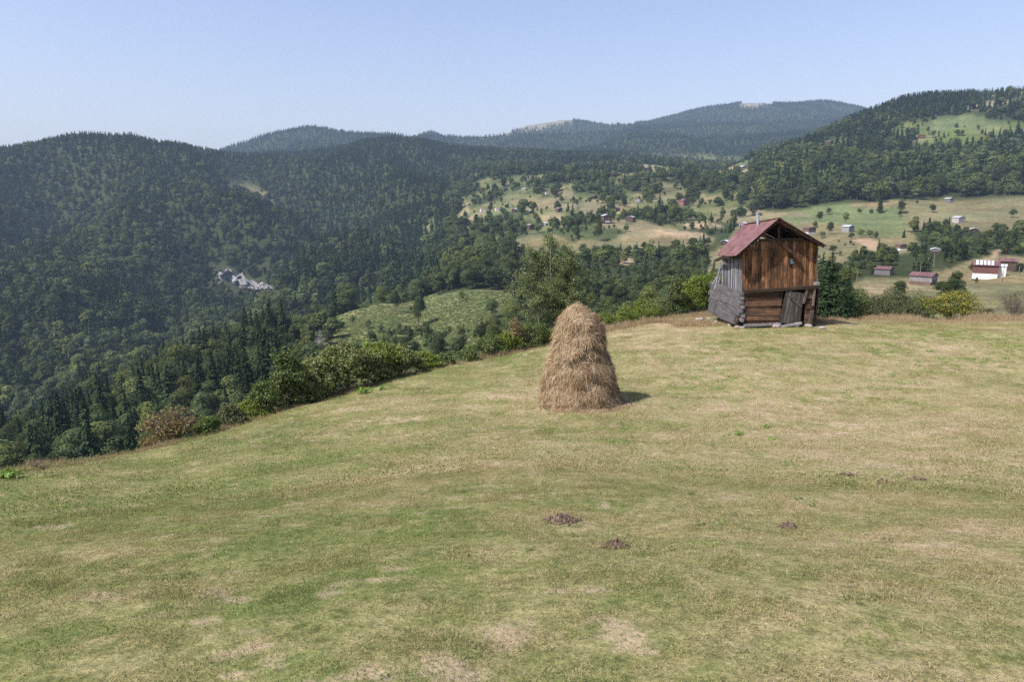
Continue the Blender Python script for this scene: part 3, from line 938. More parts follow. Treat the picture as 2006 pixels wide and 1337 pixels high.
# ------------------------------------------------------------------ bushes and trees near the meadow
def stems_mb(base, tips, r0, seg=5, sub=3, rg=None):
    mb = MB()
    for tp in tips:
        tp = np.asarray(tp, float)
        mid = base + (tp - base) * .5 + rg.normal(0, .06, 3) * np.linalg.norm(tp - base)
        mb.tube([base + rg.normal(0, r0, 3) * (1, 1, 0), mid, tp], [r0, r0 * .65, r0 * .22], seg, jit=.2)
        for _ in range(sub):
            f = rg.uniform(.3, .85)
            a = base + (tp - base) * f
            mb.tube([a, a + (tp - base) * .25 + rg.normal(0, .13, 3) * np.linalg.norm(tp - base)], [r0 * .4, r0 * .1], 4)
    return mb


def near_bush(name, cat, label, px, top, wpx, D, mat, n=6000, leaf=.10, z0=.04, lumps=34, group=None, bare=0, seed=0, stem_r=.03, lr=(.10, .18), dz=0.0):
    rg = np.random.default_rng(seed + int(px) * 3 + int(top))
    azb = math.degrees(math.atan2((px - CX) / FPX, 1)); De = float(np.interp(azb, AZ, r_edge_az)) * math.cos(R(azb)) * 1.035
    if px < 1180: D = min(D, max(De, D - 4.5))
    b = at(px, top, D); gz = float(ground(b[0], D)); H = float(b[2] - gz) + dz
    H = max(H, .3)
    w = wpx * 1.2 * D / FPX; H *= 1.04
    root = empty(name, (b[0], D, gz - .03))
    rx = .5 * w / H
    v, q, rn = broad_crown(rg, n, leaf / H, lumps=lumps, rx=max(rx, .05), z0=z0, out_bias=.7, lump_r=(lr[0] * min(1, rx * 2.2 + .2), lr[1] * min(1.2, rx * 2.2 + .2)))
    rn = np.clip(rg.beta(2, 2, len(rn)), 0, 1)
    # lift and pull whole sprays about so the outline is ragged, and let shoots stick out
    C4 = v.reshape(-1, 4, 3); ctr = C4.mean(1)
    f1_ = fbm(ctr[:, 0] * 3.1 + px, ctr[:, 2] * 3.1 + ctr[:, 1] * 2, 1, 3, 5)[:, None]
    f2_ = fbm(ctr[:, 1] * 2.7 + ctr[:, 0] * 2.1, ctr[:, 2] * 2.3 + px, 1, 3, 8)[:, None]
    o_ = ctr - np.array([0, 0, .45]); shoot = (rg.random((len(ctr), 1)) < .12) * rg.uniform(.0, .32, (len(ctr), 1))
    C4 = C4 + (o_ * (f1_ * .55 + shoot) + np.concatenate([f2_ * .10, f1_ * .10, f2_ * .12], 1))[:, None, :]
    low = C4[:, :, 2].mean(1) < .28
    C4[:, :, 2] -= np.where(low, .12, 0)[:, None]
    v = C4.reshape(-1, 3)
    me_ = np_mesh('foliage', v * H, q, mat=M[mat], rnd=rn)
    link('foliage', me_, root)
    tips = []
    for _ in range(7 + bare):
        th = rg.uniform(0, 6.28); rr_ = rg.uniform(.1, .8) * rx
        tips.append(np.array([math.cos(th) * rr_, math.sin(th) * rr_, rg.uniform(.5, .95)]) * H)
    mb = stems_mb(np.zeros(3), tips, stem_r, rg=rg, sub=3 + bare // 4)
    vv = np.concatenate(mb.v)
    link('stem', np_mesh('stem', vv, mb.q, mb.t, M['bark'], mb.rq + mb.rt), root)
    tag(root, label, cat, group)
    return root


# hazel thicket along the left edge
near_bush('hazel_bush', 'bush', 'tall dark green shrub rising at the left end of the hazel thicket', 557, 688, 66, 26.5, 'shrub_green', 7000, .095)
near_bush('hazel_bush', 'bush', 'low green bush beneath the tall shrub at the thicket end', 512, 752, 78, 24.5, 'shrub_green', 6000, .08)
near_bush('hazel_bush', 'bush', 'broad hazel bush with pale leaves, second from the thicket left end', 622, 704, 96, 27, 'hazel', 9000, .11)
near_bush('hazel_bush', 'bush', 'highest hazel bush in the middle of the thicket', 676, 676, 104, 28.5, 'hazel', 10000, .11)
near_bush('hazel_bush', 'bush', 'bright yellow green shrub showing behind the hazel thicket', 738, 662, 74, 33.5, 'shrub_lime', 6000, .10)
near_bush('hazel_bush', 'bush', 'dense hazel bush just above the lime green plant', 731, 690, 86, 29.2, 'hazel', 8500, .11)
near_bush('hazel_bush', 'bush', 'hazel bush at the right end of the thicket', 784, 690, 72, 31, 'hazel', 8000, .11)
near_bush('hazel_bush', 'bush', 'low leafy hazel at the front foot of the thicket', 596, 745, 80, 25.6, 'hazel', 6000, .10)
near_bush('low_shrub', 'shrub', 'low bright green shrub right of the hazel thicket', 834, 704, 58, 32.5, 'shrub_lime', 4500, .09)
near_bush('low_shrub', 'shrub', 'small leafy shrub trailing off right of the thicket', 872, 703, 42, 33, 'shrub_green', 3000, .085)
near_bush('low_shrub', 'shrub', 'reddish green low shrub between the dry bush and the hazel thicket', 452, 806, 72, 21.6, 'shrub_dull', 4500, .07)
near_bush('low_shrub', 'shrub', 'small green shrub just right of the dry bush', 402, 822, 50, 20, 'shrub_green', 3200, .06)
near_bush('low_shrub', 'shrub', 'sparse green shrub low on the edge near the hazel', 486, 790, 60, 23, 'shrub_lime', 3500, .07)
near_bush('dry_bush', 'bush', 'half bare brown and yellow bush on the left meadow edge', 332, 800, 108, 20, 'shrub_dry', 2600, .06, bare=34, stem_r=.014, lumps=40)
near_bush('dry_bush', 'bush', 'tiny brown twiggy bush left of the half bare bush', 292, 858, 40, 18.6, 'shrub_dry', 700, .05, bare=14, stem_r=.008)
for px_, tp_, w_, D_, mt_, nn_, lb_ in (
        (918, 688, 46, 36.5, 'shrub_green', 2600, 'leafy shrub poking over the edge midway between thicket and tall alder'),
        (962, 668, 60, 38, 'shrub_green', 4200, 'rounded green shrub left of the reddish shrub'),
        (1010, 628, 34, 41, 'shrub_dry', 2400, 'reddish brown shrub standing left of the tall alder'),
        (990, 655, 56, 38.5, 'shrub_lime', 3600, 'light green shrub in front of the reddish shrub'),
        (1040, 640, 64, 38.8, 'shrub_green', 5200, 'dense green shrub at the foot of the tall alder'),
        (1068, 655, 46, 38.6, 'shrub_lime', 3600, 'bright shrub between the tall alder and the haystack'),
        (1186, 612, 50, 43.5, 'shrub_lime', 3200, 'yellowish shrub just right of the haystack top'),
        (1226, 606, 52, 44.5, 'shrub_lime', 3200, 'low lime shrub second right of the haystack'),
        (1268, 590, 60, 46.5, 'shrub_lime', 3600, 'low lime shrub midway between haystack and barn'),
        (1302, 584, 46, 47.5, 'shrub_green', 3200, 'small green shrub left of the slim young tree'),
        (1352, 572, 56, 48.5, 'shrub_lime', 4200, 'leafy lime shrub between the slim young tree and the barn')):
    near_bush('low_shrub', 'shrub', lb_, px_, tp_, w_, D_, mt_, nn_, .085)
near_bush('young_tree', 'tree', 'slim upright young tree with large leaves left of the barn', 1325, 534, 34, 47.5, 'shrub_green', 5200, .12, stem_r=.05)
near_bush('young_tree', 'tree', 'bushy yellow green young tree next to the barn left wall', 1368, 532, 62, 49, 'shrub_lime', 8000, .11, stem_r=.04)
near_bush('young_tree', 'tree', 'second bushy young tree half hidden behind the barn', 1392, 548, 44, 49.5, 'shrub_green', 4500, .11, stem_r=.04)
# right of the barn
near_bush('shrub', 'shrub', 'bright green bush touching the right side of the spruce', 1672, 560, 62, 50, 'shrub_green', 7000, .10)
near_bush('shrub', 'shrub', 'mid green bush right of the spruce and its bright neighbour', 1716, 574, 66, 52, 'shrub_dull', 7000, .10)
near_bush('shrub', 'shrub', 'tall dull green bush in the row behind the dry grass', 1752, 566, 70, 56, 'shrub_dull', 7000, .10)
near_bush('shrub', 'shrub', 'rounded green bush behind and left of the yellow bush', 1800, 568, 66, 60, 'shrub_green', 6500, .11)
near_bush('shrub', 'shrub', 'low spreading bush just left of the yellow bush', 1792, 596, 56, 52, 'shrub_dull', 4500, .09)
near_bush('shrub', 'shrub', 'low olive bush at the foot of the spruce row', 1700, 600, 60, 49.5, 'shrub_dull', 4000, .09)
near_bush('yellow_bush', 'bush', 'bright yellow and green bush on the far meadow edge', 1868, 576, 92, 51, 'shrub_yellow', 9000, .10)
near_bush('shrub', 'shrub', 'small sparse green shrub right of the yellow bush', 1932, 604, 34, 50, 'shrub_dull', 1500, .08)
near_bush('bare_bush', 'bush', 'thin half bare bush at the far right of the meadow edge', 1992, 566, 66, 50, 'shrub_dull', 1300, .06, bare=34, stem_r=.014)


# dark spruce right of the barn
def big_spruce(px, top, D, wpx, label):
    rg = np.random.default_rng(int(px))
    b = at(px, top, D); gz = float(ground(b[0], D)); H = float(b[2] - gz)
    root = empty('spruce_tree', (b[0], D, gz - .05))
    rx = .5 * wpx * D / FPX / H
    v, q, rn = spruce_crown(rg, whorls=34, per=14, seg=11, rx=rx, z0=.05, size=.030)
    link('crown', np_mesh('crown', v * H, q, mat=M['spruce_near'], rnd=rn), root)
    mb = trunk_arrays(H * .97, .09, 7)
    link('trunk', np_mesh('trunk', np.concatenate(mb.v), mb.q, mb.t, M['bark'], mb.rq + mb.rt), root)
    tag(root, label, 'tree')


big_spruce(1632, 494, 46.5, 118, 'dark green spruce standing right beside the barn')
big_spruce(1664, 548, 48.5, 90, 'shorter dark spruce tucked behind the tall one beside the barn')


# tall airy alder behind the haystack
def tall_tree(px, top, D, wpx, label):
    rg = np.random.default_rng(77)
    b = at(px, top, D); gz = float(ground(b[0], D)); H = float(b[2] - gz)
    root = empty('alder_tree', (b[0], D, gz - .1))
    W_ = wpx * D / FPX
    mb = MB(); br = MB(); tips = []
    for k_, (ox, tx, hh) in enumerate(((-.5, -.9, .90), (-.15, -.25, 1.0), (.25, .55, .93), (.55, 1.35, .80), (-.7, -1.7, .70), (.1, .9, .62))):
        oy = rg.uniform(-.5, .5); n_ = 7
        pts = [np.array([ox + (tx - ox) * (f ** 1.3) + rg.normal(0, .06), oy * (1 + f), hh * .93 * H * f]) for f in np.linspace(0, 1, n_)]
        mb.tube(pts, list(np.linspace(.075, .008, n_)), 7, jit=.15)
        for s in range(34):
            f = rg.uniform(.10, .98)
            i0 = min(int(f * (n_ - 1)), n_ - 2); a = pts[i0] + (pts[i0 + 1] - pts[i0]) * (f * (n_ - 1) - i0)
            th = rg.uniform(0, 6.28); reach = (W_ * .44) * math.sin(math.pi * min(max(f * .80 + .16, 0), 1)) ** .7 * rg.uniform(.35, 1.0)
            e = a + np.array([math.cos(th) * reach, math.sin(th) * reach, reach * rg.uniform(.15, .9)])
            e[2] = min(e[2], H * rg.uniform(.95, 1.0))
            mdp = (a + e) / 2 + rg.normal(0, .08, 3)
            br.tube([a, mdp, e], [.022, .014, .006], 5)
            for t_ in (.45, .7, .88, 1.0, 1.08):
                tips.append(a + (e - a) * t_ + rg.normal(0, .16, 3))
    tips = np.array(tips)
    n = 48000
    k_ = rg.integers(0, len(tips), n)
    P = tips[k_] + unit(rg.normal(size=(n, 3))) * (.36 * rg.random((n, 1)) ** .6) * np.array([1, 1, .8])
    v, q = cards(P, unit(rg.normal(size=(n, 3)) + (0, 0, .5)), rg.uniform(.07, .13, n), rg.uniform(.05, .09, n), rg)
    link('crown', np_mesh('crown', v, q, mat=M['alder'], rnd=rg.beta(2, 2.2, n)), root)
    for nm, m_, mt in (('trunk', mb, 'pale_bark'), ('branches', br, 'bark')):
        link(nm, np_mesh(nm, np.concatenate(m_.v), m_.q, m_.t, M[mt], m_.rq + m_.rt, smooth=True), root)
    tag(root, label, 'tree')


tall_tree(1086, 450, 47, 150, 'tall airy alder with thin pale stems directly behind the haystack')


# ------------------------------------------------------------------ single trees in the far fields
def field_tree(px, base, hpx, kind, label, wf=1.0, dmin=200):
    g_ = hit(px, base, dmin)
    D = g_[1]
    H = hpx * D / FPX * 1.02
    con = kind == 's'
    k_ = random.randrange(6)
    o = link('spruce_tree' if con else 'field_tree', spr_mid[k_] if con else brd_mid[k_], None, (g_[0], g_[1], g_[2] - .1))
    o.scale = (H * wf, H * wf, H); o.rotation_euler = (0, 0, random.uniform(0, 6))
    tag(o, label, 'tree')
    return o


for a in (
        (1723, 418, 38, 's', 'tall dark lone spruce at the forest foot above the green field', 1.1, 450),
        (1765, 419, 30, 'b', 'roundish tree right of the lone dark spruce under the forest', 1.0, 450),
        (1762, 424, 12, 'b', 'little bush at the foot of the roundish tree under the forest', 1.3, 450),
        (1827, 417, 17, 'b', 'round bush alone in the upper right hill field', 1.5, 450),
        (1983, 427, 20, 'b', 'pointed bush near the right end of the upper hill field', 1.1, 450),
        (1625, 460, 26, 'b', 'round tree beside the path left of the small grey hut', 1.1, 300),
        (1610, 467, 14, 'b', 'low bush left of the round tree by the path', 1.7, 300),
        (1656, 436, 21, 'b', 'small tree on the green field above the grey hut', 1.1, 400),
        (1683, 419, 11, 'b', 'tiny bush on the slope left of the lone dark spruce', 1.4, 450),
        (1706, 418, 8, 'b', 'flat little bush just left of the lone dark spruce', 2.2, 450),
        (1623, 421, 14, 'b', 'tree at the left end of the green field under the forest', 1.3, 450),
        (1605, 434, 20, 'b', 'tree clump behind the barn roof right corner', 1.3, 450),
        (1596, 446, 13, 'b', 'low bush below the clump behind the barn roof', 1.5, 400),
        (1667, 470, 15, 'b', 'bush below the small grey hut', 1.4, 300),
        (1686, 466, 19, 'b', 'rounded tree, first of the three by the green field lower edge', 1.3, 300),
        (1703, 466, 18, 'b', 'rounded tree, middle of the three by the green field lower edge', 1.2, 300),
        (1716, 468, 15, 'b', 'rounded tree, last of the three by the green field lower edge', 1.3, 300),
        (1770, 466, 17, 's', 'small lone conifer at the right corner of the green field', 1.3, 300),
        (1631, 497, 17, 'b', 'bush above the spruce beside the barn', 1.7, 200),
        (1645, 501, 10, 'b', 'small bush on the slope above the spruce', 1.6, 200),
        (1655, 482, 6, 'b', 'speck of a bush on the dry slope', 1.5, 250),
        (1643, 475, 6, 'b', 'speck of a bush under the grey hut path', 1.5, 250),
        (1666, 479, 8, 'b', 'low bush on the dry slope below the grey hut', 1.7, 250),
        (1728, 536, 28, 's', 'narrow spruce behind the maroon roofed shed', 1.0, 200),
        (1866, 592, 64, 'b', 'big dark round tree in front of the maroon roofed house', 1.15, 120),
        (1842, 588, 40, 'b', 'dark bush at the left foot of the big round tree', 1.3, 120),
        (1905, 538, 30, 'b', 'tree standing left of the white and red farmhouse', 1.1, 180),
        (1912, 556, 14, 'b', 'small sapling in front of the white and red farmhouse', 1.0, 150),
        (1996, 540, 26, 'b', 'green tree right of the farmhouse barn', 1.4, 180),
        (1760, 588, 40, 'b', 'bushy tree in the field left of the big round tree', 1.5, 90),
        (1172, 472, 42, 'b', 'tall slender tree with a shadow on the hamlet hump', .75, 400),
        (1129, 466, 26, 'b', 'rounded tree left of the slender one on the hump', 1.0, 400),
        (1190, 421, 17, 's', 'dark conifer behind the two storey log house', 1.4, 450),
        (1211, 435, 9, 'b', 'little bush between the two brown houses on the hump', 1.3, 450),
        (1240, 428, 20, 'b', 'round tree behind the right house on the hump', 1.2, 480),
        (1092, 405, 13, 'b', 'round bush high on the hamlet field', 1.2, 500),
        (982, 398, 15, 'b', 'tree at the top left of the hamlet field', 1.1, 500),
        (990, 433, 9, 'b', 'round bush in the lush hamlet field', 1.4, 480),
        (905, 441, 18, 'b', 'thin tree on the left slope of the hamlet', 1.1, 480),
        (920, 447, 13, 'b', 'second thin tree lower on the left slope of the hamlet', 1.1, 480),
        (967, 478, 20, 's', 'small conifer left of the brown field', 1.1, 380),
        (1181, 364, 14, 'b', 'round tree in the high green clearing', 1.5, 800),
        (1310, 420, 20, 's', 'conifer pair left tree near the dark red house', 1.0, 450),
        (1318, 421, 17, 's', 'conifer pair right tree near the dark red house', 1.0, 450),
        (1044, 419, 16, 's', 'dark conifer beside the small white hut', 1.1, 500),
        (1055, 446, 22, 'b', 'bushy tree between the two lower hamlet huts', 1.1, 480),
        (1020, 418, 8, 'b', 'bush just right of the pale hut with orange neighbours', 1.4, 480),
        (653, 594, 26, 'b', 'lone pointed tree on the crest of the fern knoll', .8, 300),
        (695, 558, 30, 'b', 'round tree on the skyline of the fern knoll', 1.2, 300),
        (650, 640, 46, 'b', 'tall tree on the lower face of the fern knoll', .8, 250),
        (776, 612, 48, 'b', 'grey green tree in front of the ferns', .9, 230),
        (820, 640, 66, 'b', 'big tall tree casting shade on the fern field', .85, 230),
        (905, 590, 22, 'b', 'small bush at the upper edge of the fern field', 1.2, 300),
        (965, 625, 44, 'b', 'wide round tree at the right end of the fern field', 1.3, 250),
):
    field_tree(*a)

# leafless tree left of the hazel tops
g_ = hit(628, 705, 150)
rg = np.random.default_rng(5)
root = empty('bare_tree', g_)
H = 60 * g_[1] / FPX
mb = MB(); tw = MB()
mb.tube([(0, 0, -.3), (.2, 0, H * .4), (-.1, .2, H * .75), (.1, 0, H)], [.28, .2, .12, .04], 7)
for k_ in range(46):
    f = rg.uniform(.2, .95); th = rg.uniform(0, 6.28); L_ = H * .38 * (1.1 - f * .6) * rg.uniform(.5, 1)
    a = np.array([0, 0, H * f]); e = a + np.array([math.cos(th) * L_, math.sin(th) * L_, L_ * rg.uniform(.1, .7)])
    tw.tube([a, (a + e) / 2 + rg.normal(0, .2, 3), e], [.09, .06, .02], 4)
    for _ in range(3):
        s = a + (e - a) * rg.uniform(.4, 1)
        tw.tube([s, s + rg.normal(0, .9, 3) + (0, 0, .5)], [.04, .012], 3)
for nm, m_ in (('trunk', mb), ('branches', tw)):
    link(nm, np_mesh(nm, np.concatenate(m_.v), m_.q, m_.t, M['pale_bark'], m_.rq + m_.rt), root)
tag(root, 'leafless grey tree behind the top of the hazel thicket', 'tree')


# ------------------------------------------------------------------ materials for wood, metal, stone
def wood_mat(name, cols, axis='z', grime=.5, scale=1.0, bs=.5):
    m, nt, out = new_mat(name)
    tcn = nt.nodes.new('ShaderNodeTexCoord').outputs['Object']
    r_ = attr(nt, 'rnd')
    off = nt.nodes.new('ShaderNodeCombineXYZ')
    for s_ in range(3): L(nt, math_(nt, 'MULTIPLY', r_, 17.0 + 9 * s_), off.inputs[s_])
    vv = nt.nodes.new('ShaderNodeVectorMath'); vv.operation = 'ADD'; L(nt, tcn, vv.inputs[0]); L(nt, off.outputs[0], vv.inputs[1])
    st = {'z': (14, 14, .9), 'x': (.7, 14, 30), 'y': (14, .7, 24)}[axis]
    st = tuple(v * scale for v in st)
    g1 = noise(nt, vmul(nt, vv.outputs[0], st), 1.0, 6, .7, .6)
    g2 = noise(nt, vv.outputs[0], 1.6, 4, .6)
    c = ramp(nt, g1, [(.28, cols[0]), (.5, cols[1]), (.72, cols[2])])
    c = mixc(nt, ramp(nt, g2, [(.42, 0.), (.66, grime)]), c, cols[3])
    c = mixc(nt, 1.0, c, ramp(nt, r_, [(0, .42), (.5, 1.), (1, 1.65)]), 'MULTIPLY')
    principled(nt, out, c, .85, .15, bump=g1, bstr=bs, bdist=.02)
    M[name] = m
    return m


wood_mat('warm_planks', [(.022, .014, .011), (.19, .092, .042), (.38, .20, .095), (.04, .028, .021)], 'z', .95)
wood_mat('warm_logs', [(.020, .013, .010), (.095, .052, .030), (.26, .14, .075), (.035, .026, .022)], 'x', .9)
wood_mat('grey_planks', [(.05, .048, .05), (.19, .19, .20), (.38, .38, .405), (.11, .105, .105)], 'z', .5)
wood_mat('grey_logs', [(.04, .037, .037), (.185, .175, .178), (.38, .37, .38), (.10, .085, .08)], 'y', .6)
wood_mat('door_planks', [(.03, .025, .022), (.085, .07, .062), (.19, .165, .15), (.05, .042, .038)], 'z', .6)
wood_mat('dark_wood', [(.02, .014, .011), (.055, .037, .027), (.12, .08, .055), (.03, .022, .018)], 'x', .5)
wood_mat('tan_beam', [(.10, .055, .03), (.24, .15, .09), (.38, .26, .17), (.13, .08, .05)], 'x', .5)
wood_mat('far_wood', [(.04, .025, .018), (.10, .065, .05), (.18, .12, .09), (.06, .05, .04)], 'z', .5, .5)
wood_mat('far_grey', [(.12, .11, .11), (.24, .23, .23), (.38, .37, .37), (.16, .14, .14)], 'z', .5, .5)
wood_mat('far_red_wood', [(.11, .05, .042), (.18, .085, .07), (.24, .13, .11), (.14, .09, .08)], 'z', .5, .5)


def metal_mat(name, c0, c1, c2, rough=.55):
    m, nt, out = new_mat(name)
    p = nt.nodes.new('ShaderNodeTexCoord').outputs['Object']
    a = noise(nt, p, 2.2, 6, .65); b = noise(nt, p, 11, 4, .7)
    c = ramp(nt, a, [(.30, c0), (.5, c1), (.72, c2)])
    c = mixc(nt, 1.0, c, ramp(nt, b, [(.3, .75), (.7, 1.2)]), 'MULTIPLY')
    c = mixc(nt, 1.0, c, ramp(nt, attr(nt, 'rnd'), [(0, .82), (1, 1.2)]), 'MULTIPLY')
    principled(nt, out, c, rough, .4, .0)
    M[name] = m


metal_mat('maroon_roof', (.095, .046, .047), (.145, .070, .072), (.215, .12, .118), .8)
metal_mat('white_metal', (.50, .53, .56), (.66, .69, .72), (.80, .82, .84))
metal_mat('grey_metal', (.30, .31, .33), (.45, .46, .49), (.60, .60, .62))
metal_mat('orange_roof', (.42, .12, .06), (.58, .18, .10), (.66, .26, .16))
metal_mat('blue_metal', (.35, .52, .60), (.48, .66, .74), (.62, .78, .84))
metal_mat('white_wall', (.52, .50, .47), (.70, .68, .66), (.82, .80, .78), .8)
metal_mat('zinc', (.22, .23, .25), (.33, .35, .37), (.46, .48, .50), .45)
m, nt, out = new_mat('glass'); M['glass'] = m
principled(nt, out, (.12, .16, .20), .15, .6)
m, nt, out = new_mat('dark_opening'); M['dark_opening'] = m
principled(nt, out, (.012, .010, .009), .9, .1)
m, nt, out = new_mat('stone'); M['stone'] = m
p = gpos(nt)
nb = noise(nt, p, 7, 6, .7)
principled(nt, out, ramp(nt, nb, [(.3, (.16, .14, .125)), (.7, (.40, .36, .33))]), .9, .2, bump=nb, bstr=.7, bdist=.03)
m, nt, out = new_mat('cliff'); M['cliff'] = m
p = gpos(nt)
nb = noise(nt, vmul(nt, p, (1, 1, .45)), .16, 8, .72, .8)
principled(nt, out, ramp(nt, nb, [(.34, (.05, .055, .045)), (.45, (.16, .15, .145)), (.58, (.29, .28, .28)), (.72, (.40, .40, .41))]), .95, .1, bump=nb, bstr=1., bdist=2.)
m, nt, out = new_mat('soil_clods'); M['soil_clods'] = m
principled(nt, out, ramp(nt, attr(nt, 'rnd'), [(0, (.065, .046, .036)), (1, (.175, .13, .10))]), .95, .1)
m, nt, out = new_mat('hay'); M['hay'] = m
hc = ramp(nt, attr(nt, 'rnd'), [(0, (.13, .09, .055)), (.3, (.31, .23, .14)), (.7, (.49, .375, .24)), (1, (.65, .53, .37))])
hc = mixc(nt, ramp(nt, noise(nt, gpos(nt), 2.6, 5, .7), [(.42, 0.), (.62, 1.)]), hc, mixc(nt, 1.0, hc, (.70, .62, .56), 'MULTIPLY'))  # noise-darkened patches put the shade of crevices into the hay colour
d = nt.nodes.new('ShaderNodeBsdfDiffuse'); L(nt, hc, d.inputs[0])
t = nt.nodes.new('ShaderNodeBsdfTranslucent'); L(nt, hc, t.inputs[0])
mx = nt.nodes.new('ShaderNodeMixShader'); mx.inputs[0].default_value = .12
L(nt, d.outputs[0], mx.inputs[1]); L(nt, t.outputs[0], mx.inputs[2]); L(nt, mx.outputs[0], out.inputs[0])

# ------------------------------------------------------------------ haystack
DS = 20.6
prof = [(1160, 300, 1060), (1110, 283, 1068), (1060, 280, 1050), (1000, 288, 1022), (950, 295, 1003), (850, 306, 968), (760, 318, 943), (700, 338, 925), (640, 368, 905), (590, 392, 890), (550, 404, 880), (530, 408, 868),
        (490, 412, 862), (450, 418, 856), (420, 428, 850), (370, 442, 846), (330, 458, 832), (290, 478, 806), (262, 498, 775), (235, 522, 735), (205, 560, 690), (185, 595, 655), (174, 618, 636)]
base_c = at(1000 + .2095 * 675, 788, DS)
gz = float(ground(base_c[0], DS))
lv = []
for (cy, xl, xr) in prof:
    a = at(1000 + .2095 * xl, 560 + .2095 * cy, DS); b = at(1000 + .2095 * xr, 560 + .2095 * cy, DS)
    lv.append(((a[0] + b[0]) / 2, (b[0] - a[0]) / 2, a[2]))
lv = np.array(lv)
ztop = lv[-1, 2]
lv[:, 2] = gz + (lv[:, 2] - lv[1, 2]) * (ztop - gz) / (ztop - lv[1, 2])
lv = lv[1:]


def hay_surface(th, zf):
    """point on the stack skin; zf runs 0..1 from the ground to the top"""
    z = gz + zf * (ztop - gz)
    cx = np.interp(z, lv[:, 2], lv[:, 0]); rx = np.interp(z, lv[:, 2], lv[:, 1])
    cx = cx + 0
    lump = fbm(th * 1.9 + 3, zf * 7, 1.0, 4, 5) * .17 + fbm(th * 4.2, zf * 13 + 5, 1.0, 3, 9) * .12
    led = 0
    for zc, am, ph in ((.61, .19, -.4), (.37, .03, 2.2)):
        w = zf - zc + .05 * np.sin(th * 2 + ph) + .035 * np.sin(th * 5 + ph * 3) + .06 * fbm(th * 1.5 + ph, zf * 3, 1.0, 3, 77)
        led = led + am * (sstep(-.012, .03, w) * np.exp(-np.maximum(w, 0) * 9) - np.exp(-((w + .03) / .03) ** 2) * .5) * (.45 + .55 * np.cos(th - (-.9 + ph * .3)))
    edge = np.clip((1 - zf) * 6, 0, 1)
    front = np.clip(-np.sin(th), -1, 1)
    keep = .25 + .75 * np.abs(front) ** .7                     # keep the measured outline at the sides
    r = rx + (lump * keep + led * keep) * edge * np.clip(rx / .9, .2, 1)
    r = r - .05 * np.clip((1 - zf) * 2, 0, 1)
    return np.stack([cx + r * np.cos(th), DS + r * .95 * np.sin(th), z + 0 * th], -1)


nth, nz = 220, 180
TH, ZF = np.meshgrid(np.linspace(0, 2 * math.pi, nth, endpoint=False), np.linspace(-.02, 1, nz))
S = hay_surface(TH.ravel(), ZF.ravel())
S[:, 2] += 0
ii = np.arange(nz - 1)[:, None] * nth; jj = np.arange(nth)[None, :]
Q = np.stack([ii + jj, ii + (jj + 1) % nth, ii + nth + (jj + 1) % nth, ii + nth + jj], -1).reshape(-1, 4)
rg = np.random.default_rng(3)
core_r = rg.uniform(.0, .55, len(Q))
org = np.array([base_c[0], DS, gz])
ns = 150000
th = rg.uniform(0, 2 * math.pi, ns); zf = 1 - np.sqrt(rg.random(ns)) * 1.0
zf = np.clip(np.where(rg.random(ns) < .75, 1 - rg.random(ns) ** .8, zf), 0, 1)
P = hay_surface(th, zf)
Pn = hay_surface(th + .02, zf); Pz = hay_surface(th, np.clip(zf + .01, 0, 1.01))
tx, tz = unit(Pn - P), unit(Pz - P + (0, 0, 1e-4))
nrm = unit(np.cross(tx, tz))
ang = rg.normal(0, 1.5, ns)
dirv = unit(-tz * np.cos(ang)[:, None] + tx * np.sin(ang)[:, None] + nrm * rg.uniform(-.05, .38, ns)[:, None])
Ln = (rg.uniform(.05, .16, ns) + (rg.random(ns) < .2) * rg.uniform(.05, .22, ns))[:, None]; wv = unit(np.cross(dirv, nrm)) * rg.uniform(.003, .0075, ns)[:, None]
a0 = P + nrm * rg.uniform(-.02, .012, ns)[:, None]
m0 = a0 + dirv * Ln * .5 + nrm * .01; e0 = a0 + dirv * Ln + np.array([0, 0, -1]) * Ln * .25
e0[:, 2] = np.maximum(e0[:, 2], gz + .005)
sv = np.stack([a0 - wv, a0 + wv, m0 + wv, m0 - wv, e0 + wv * .5, e0 - wv * .5], 1).reshape(-1, 3)
b6 = np.arange(ns)[:, None] * 6
sq = np.concatenate([b6 + [0, 1, 2, 3], b6 + [3, 2, 4, 5]])
sr = rg.beta(2.2, 2.0, ns)
# loose hay round the foot
nf_ = 2600
tf = rg.uniform(0, 2 * math.pi, nf_); rf = rg.exponential(.11, nf_)
bf = hay_surface(tf, np.zeros(nf_)); cf = np.array([base_c[0], DS])
dd = unit(bf[:, :2] - cf)
pf = bf[:, :2] + dd * (rf - .05)[:, None]
zf_ = ground(pf[:, 0], pf[:, 1]) + rg.uniform(.0, .05, nf_)
pf = np.concatenate([pf, zf_[:, None]], 1)
an = rg.uniform(0, 6.28, nf_); df = np.stack([np.cos(an), np.sin(an), rg.normal(0, .12, nf_)], -1) * rg.uniform(.05, .14, nf_)[:, None]
wf_ = np.stack([-np.sin(an), np.cos(an), 0 * an], -1) * .006
fv = np.stack([pf - df - wf_, pf - df + wf_, pf + df + wf_, pf + df - wf_], 1).reshape(-1, 3)
fq = np.arange(nf_ * 4).reshape(-1, 4)
V = np.concatenate([S, sv, fv]) - org
QQ = np.concatenate([Q, sq + len(S), fq + len(S) + len(sv)])
hay = link('haystack', np_mesh('haystack', V, QQ, mat=M['hay'], rnd=np.concatenate([core_r, sr, sr, rg.beta(2.5, 2, nf_)])), None, tuple(org))
tag(hay, 'tall conical stack of loose brown hay standing alone on the mown meadow', 'haystack')

# ------------------------------------------------------------------ barn
YF, YB = 37.5, 41.7


def c1(cx, cy, Y):
    return at(1340 + .2094 * cx, 390 + .2094 * cy, Y)


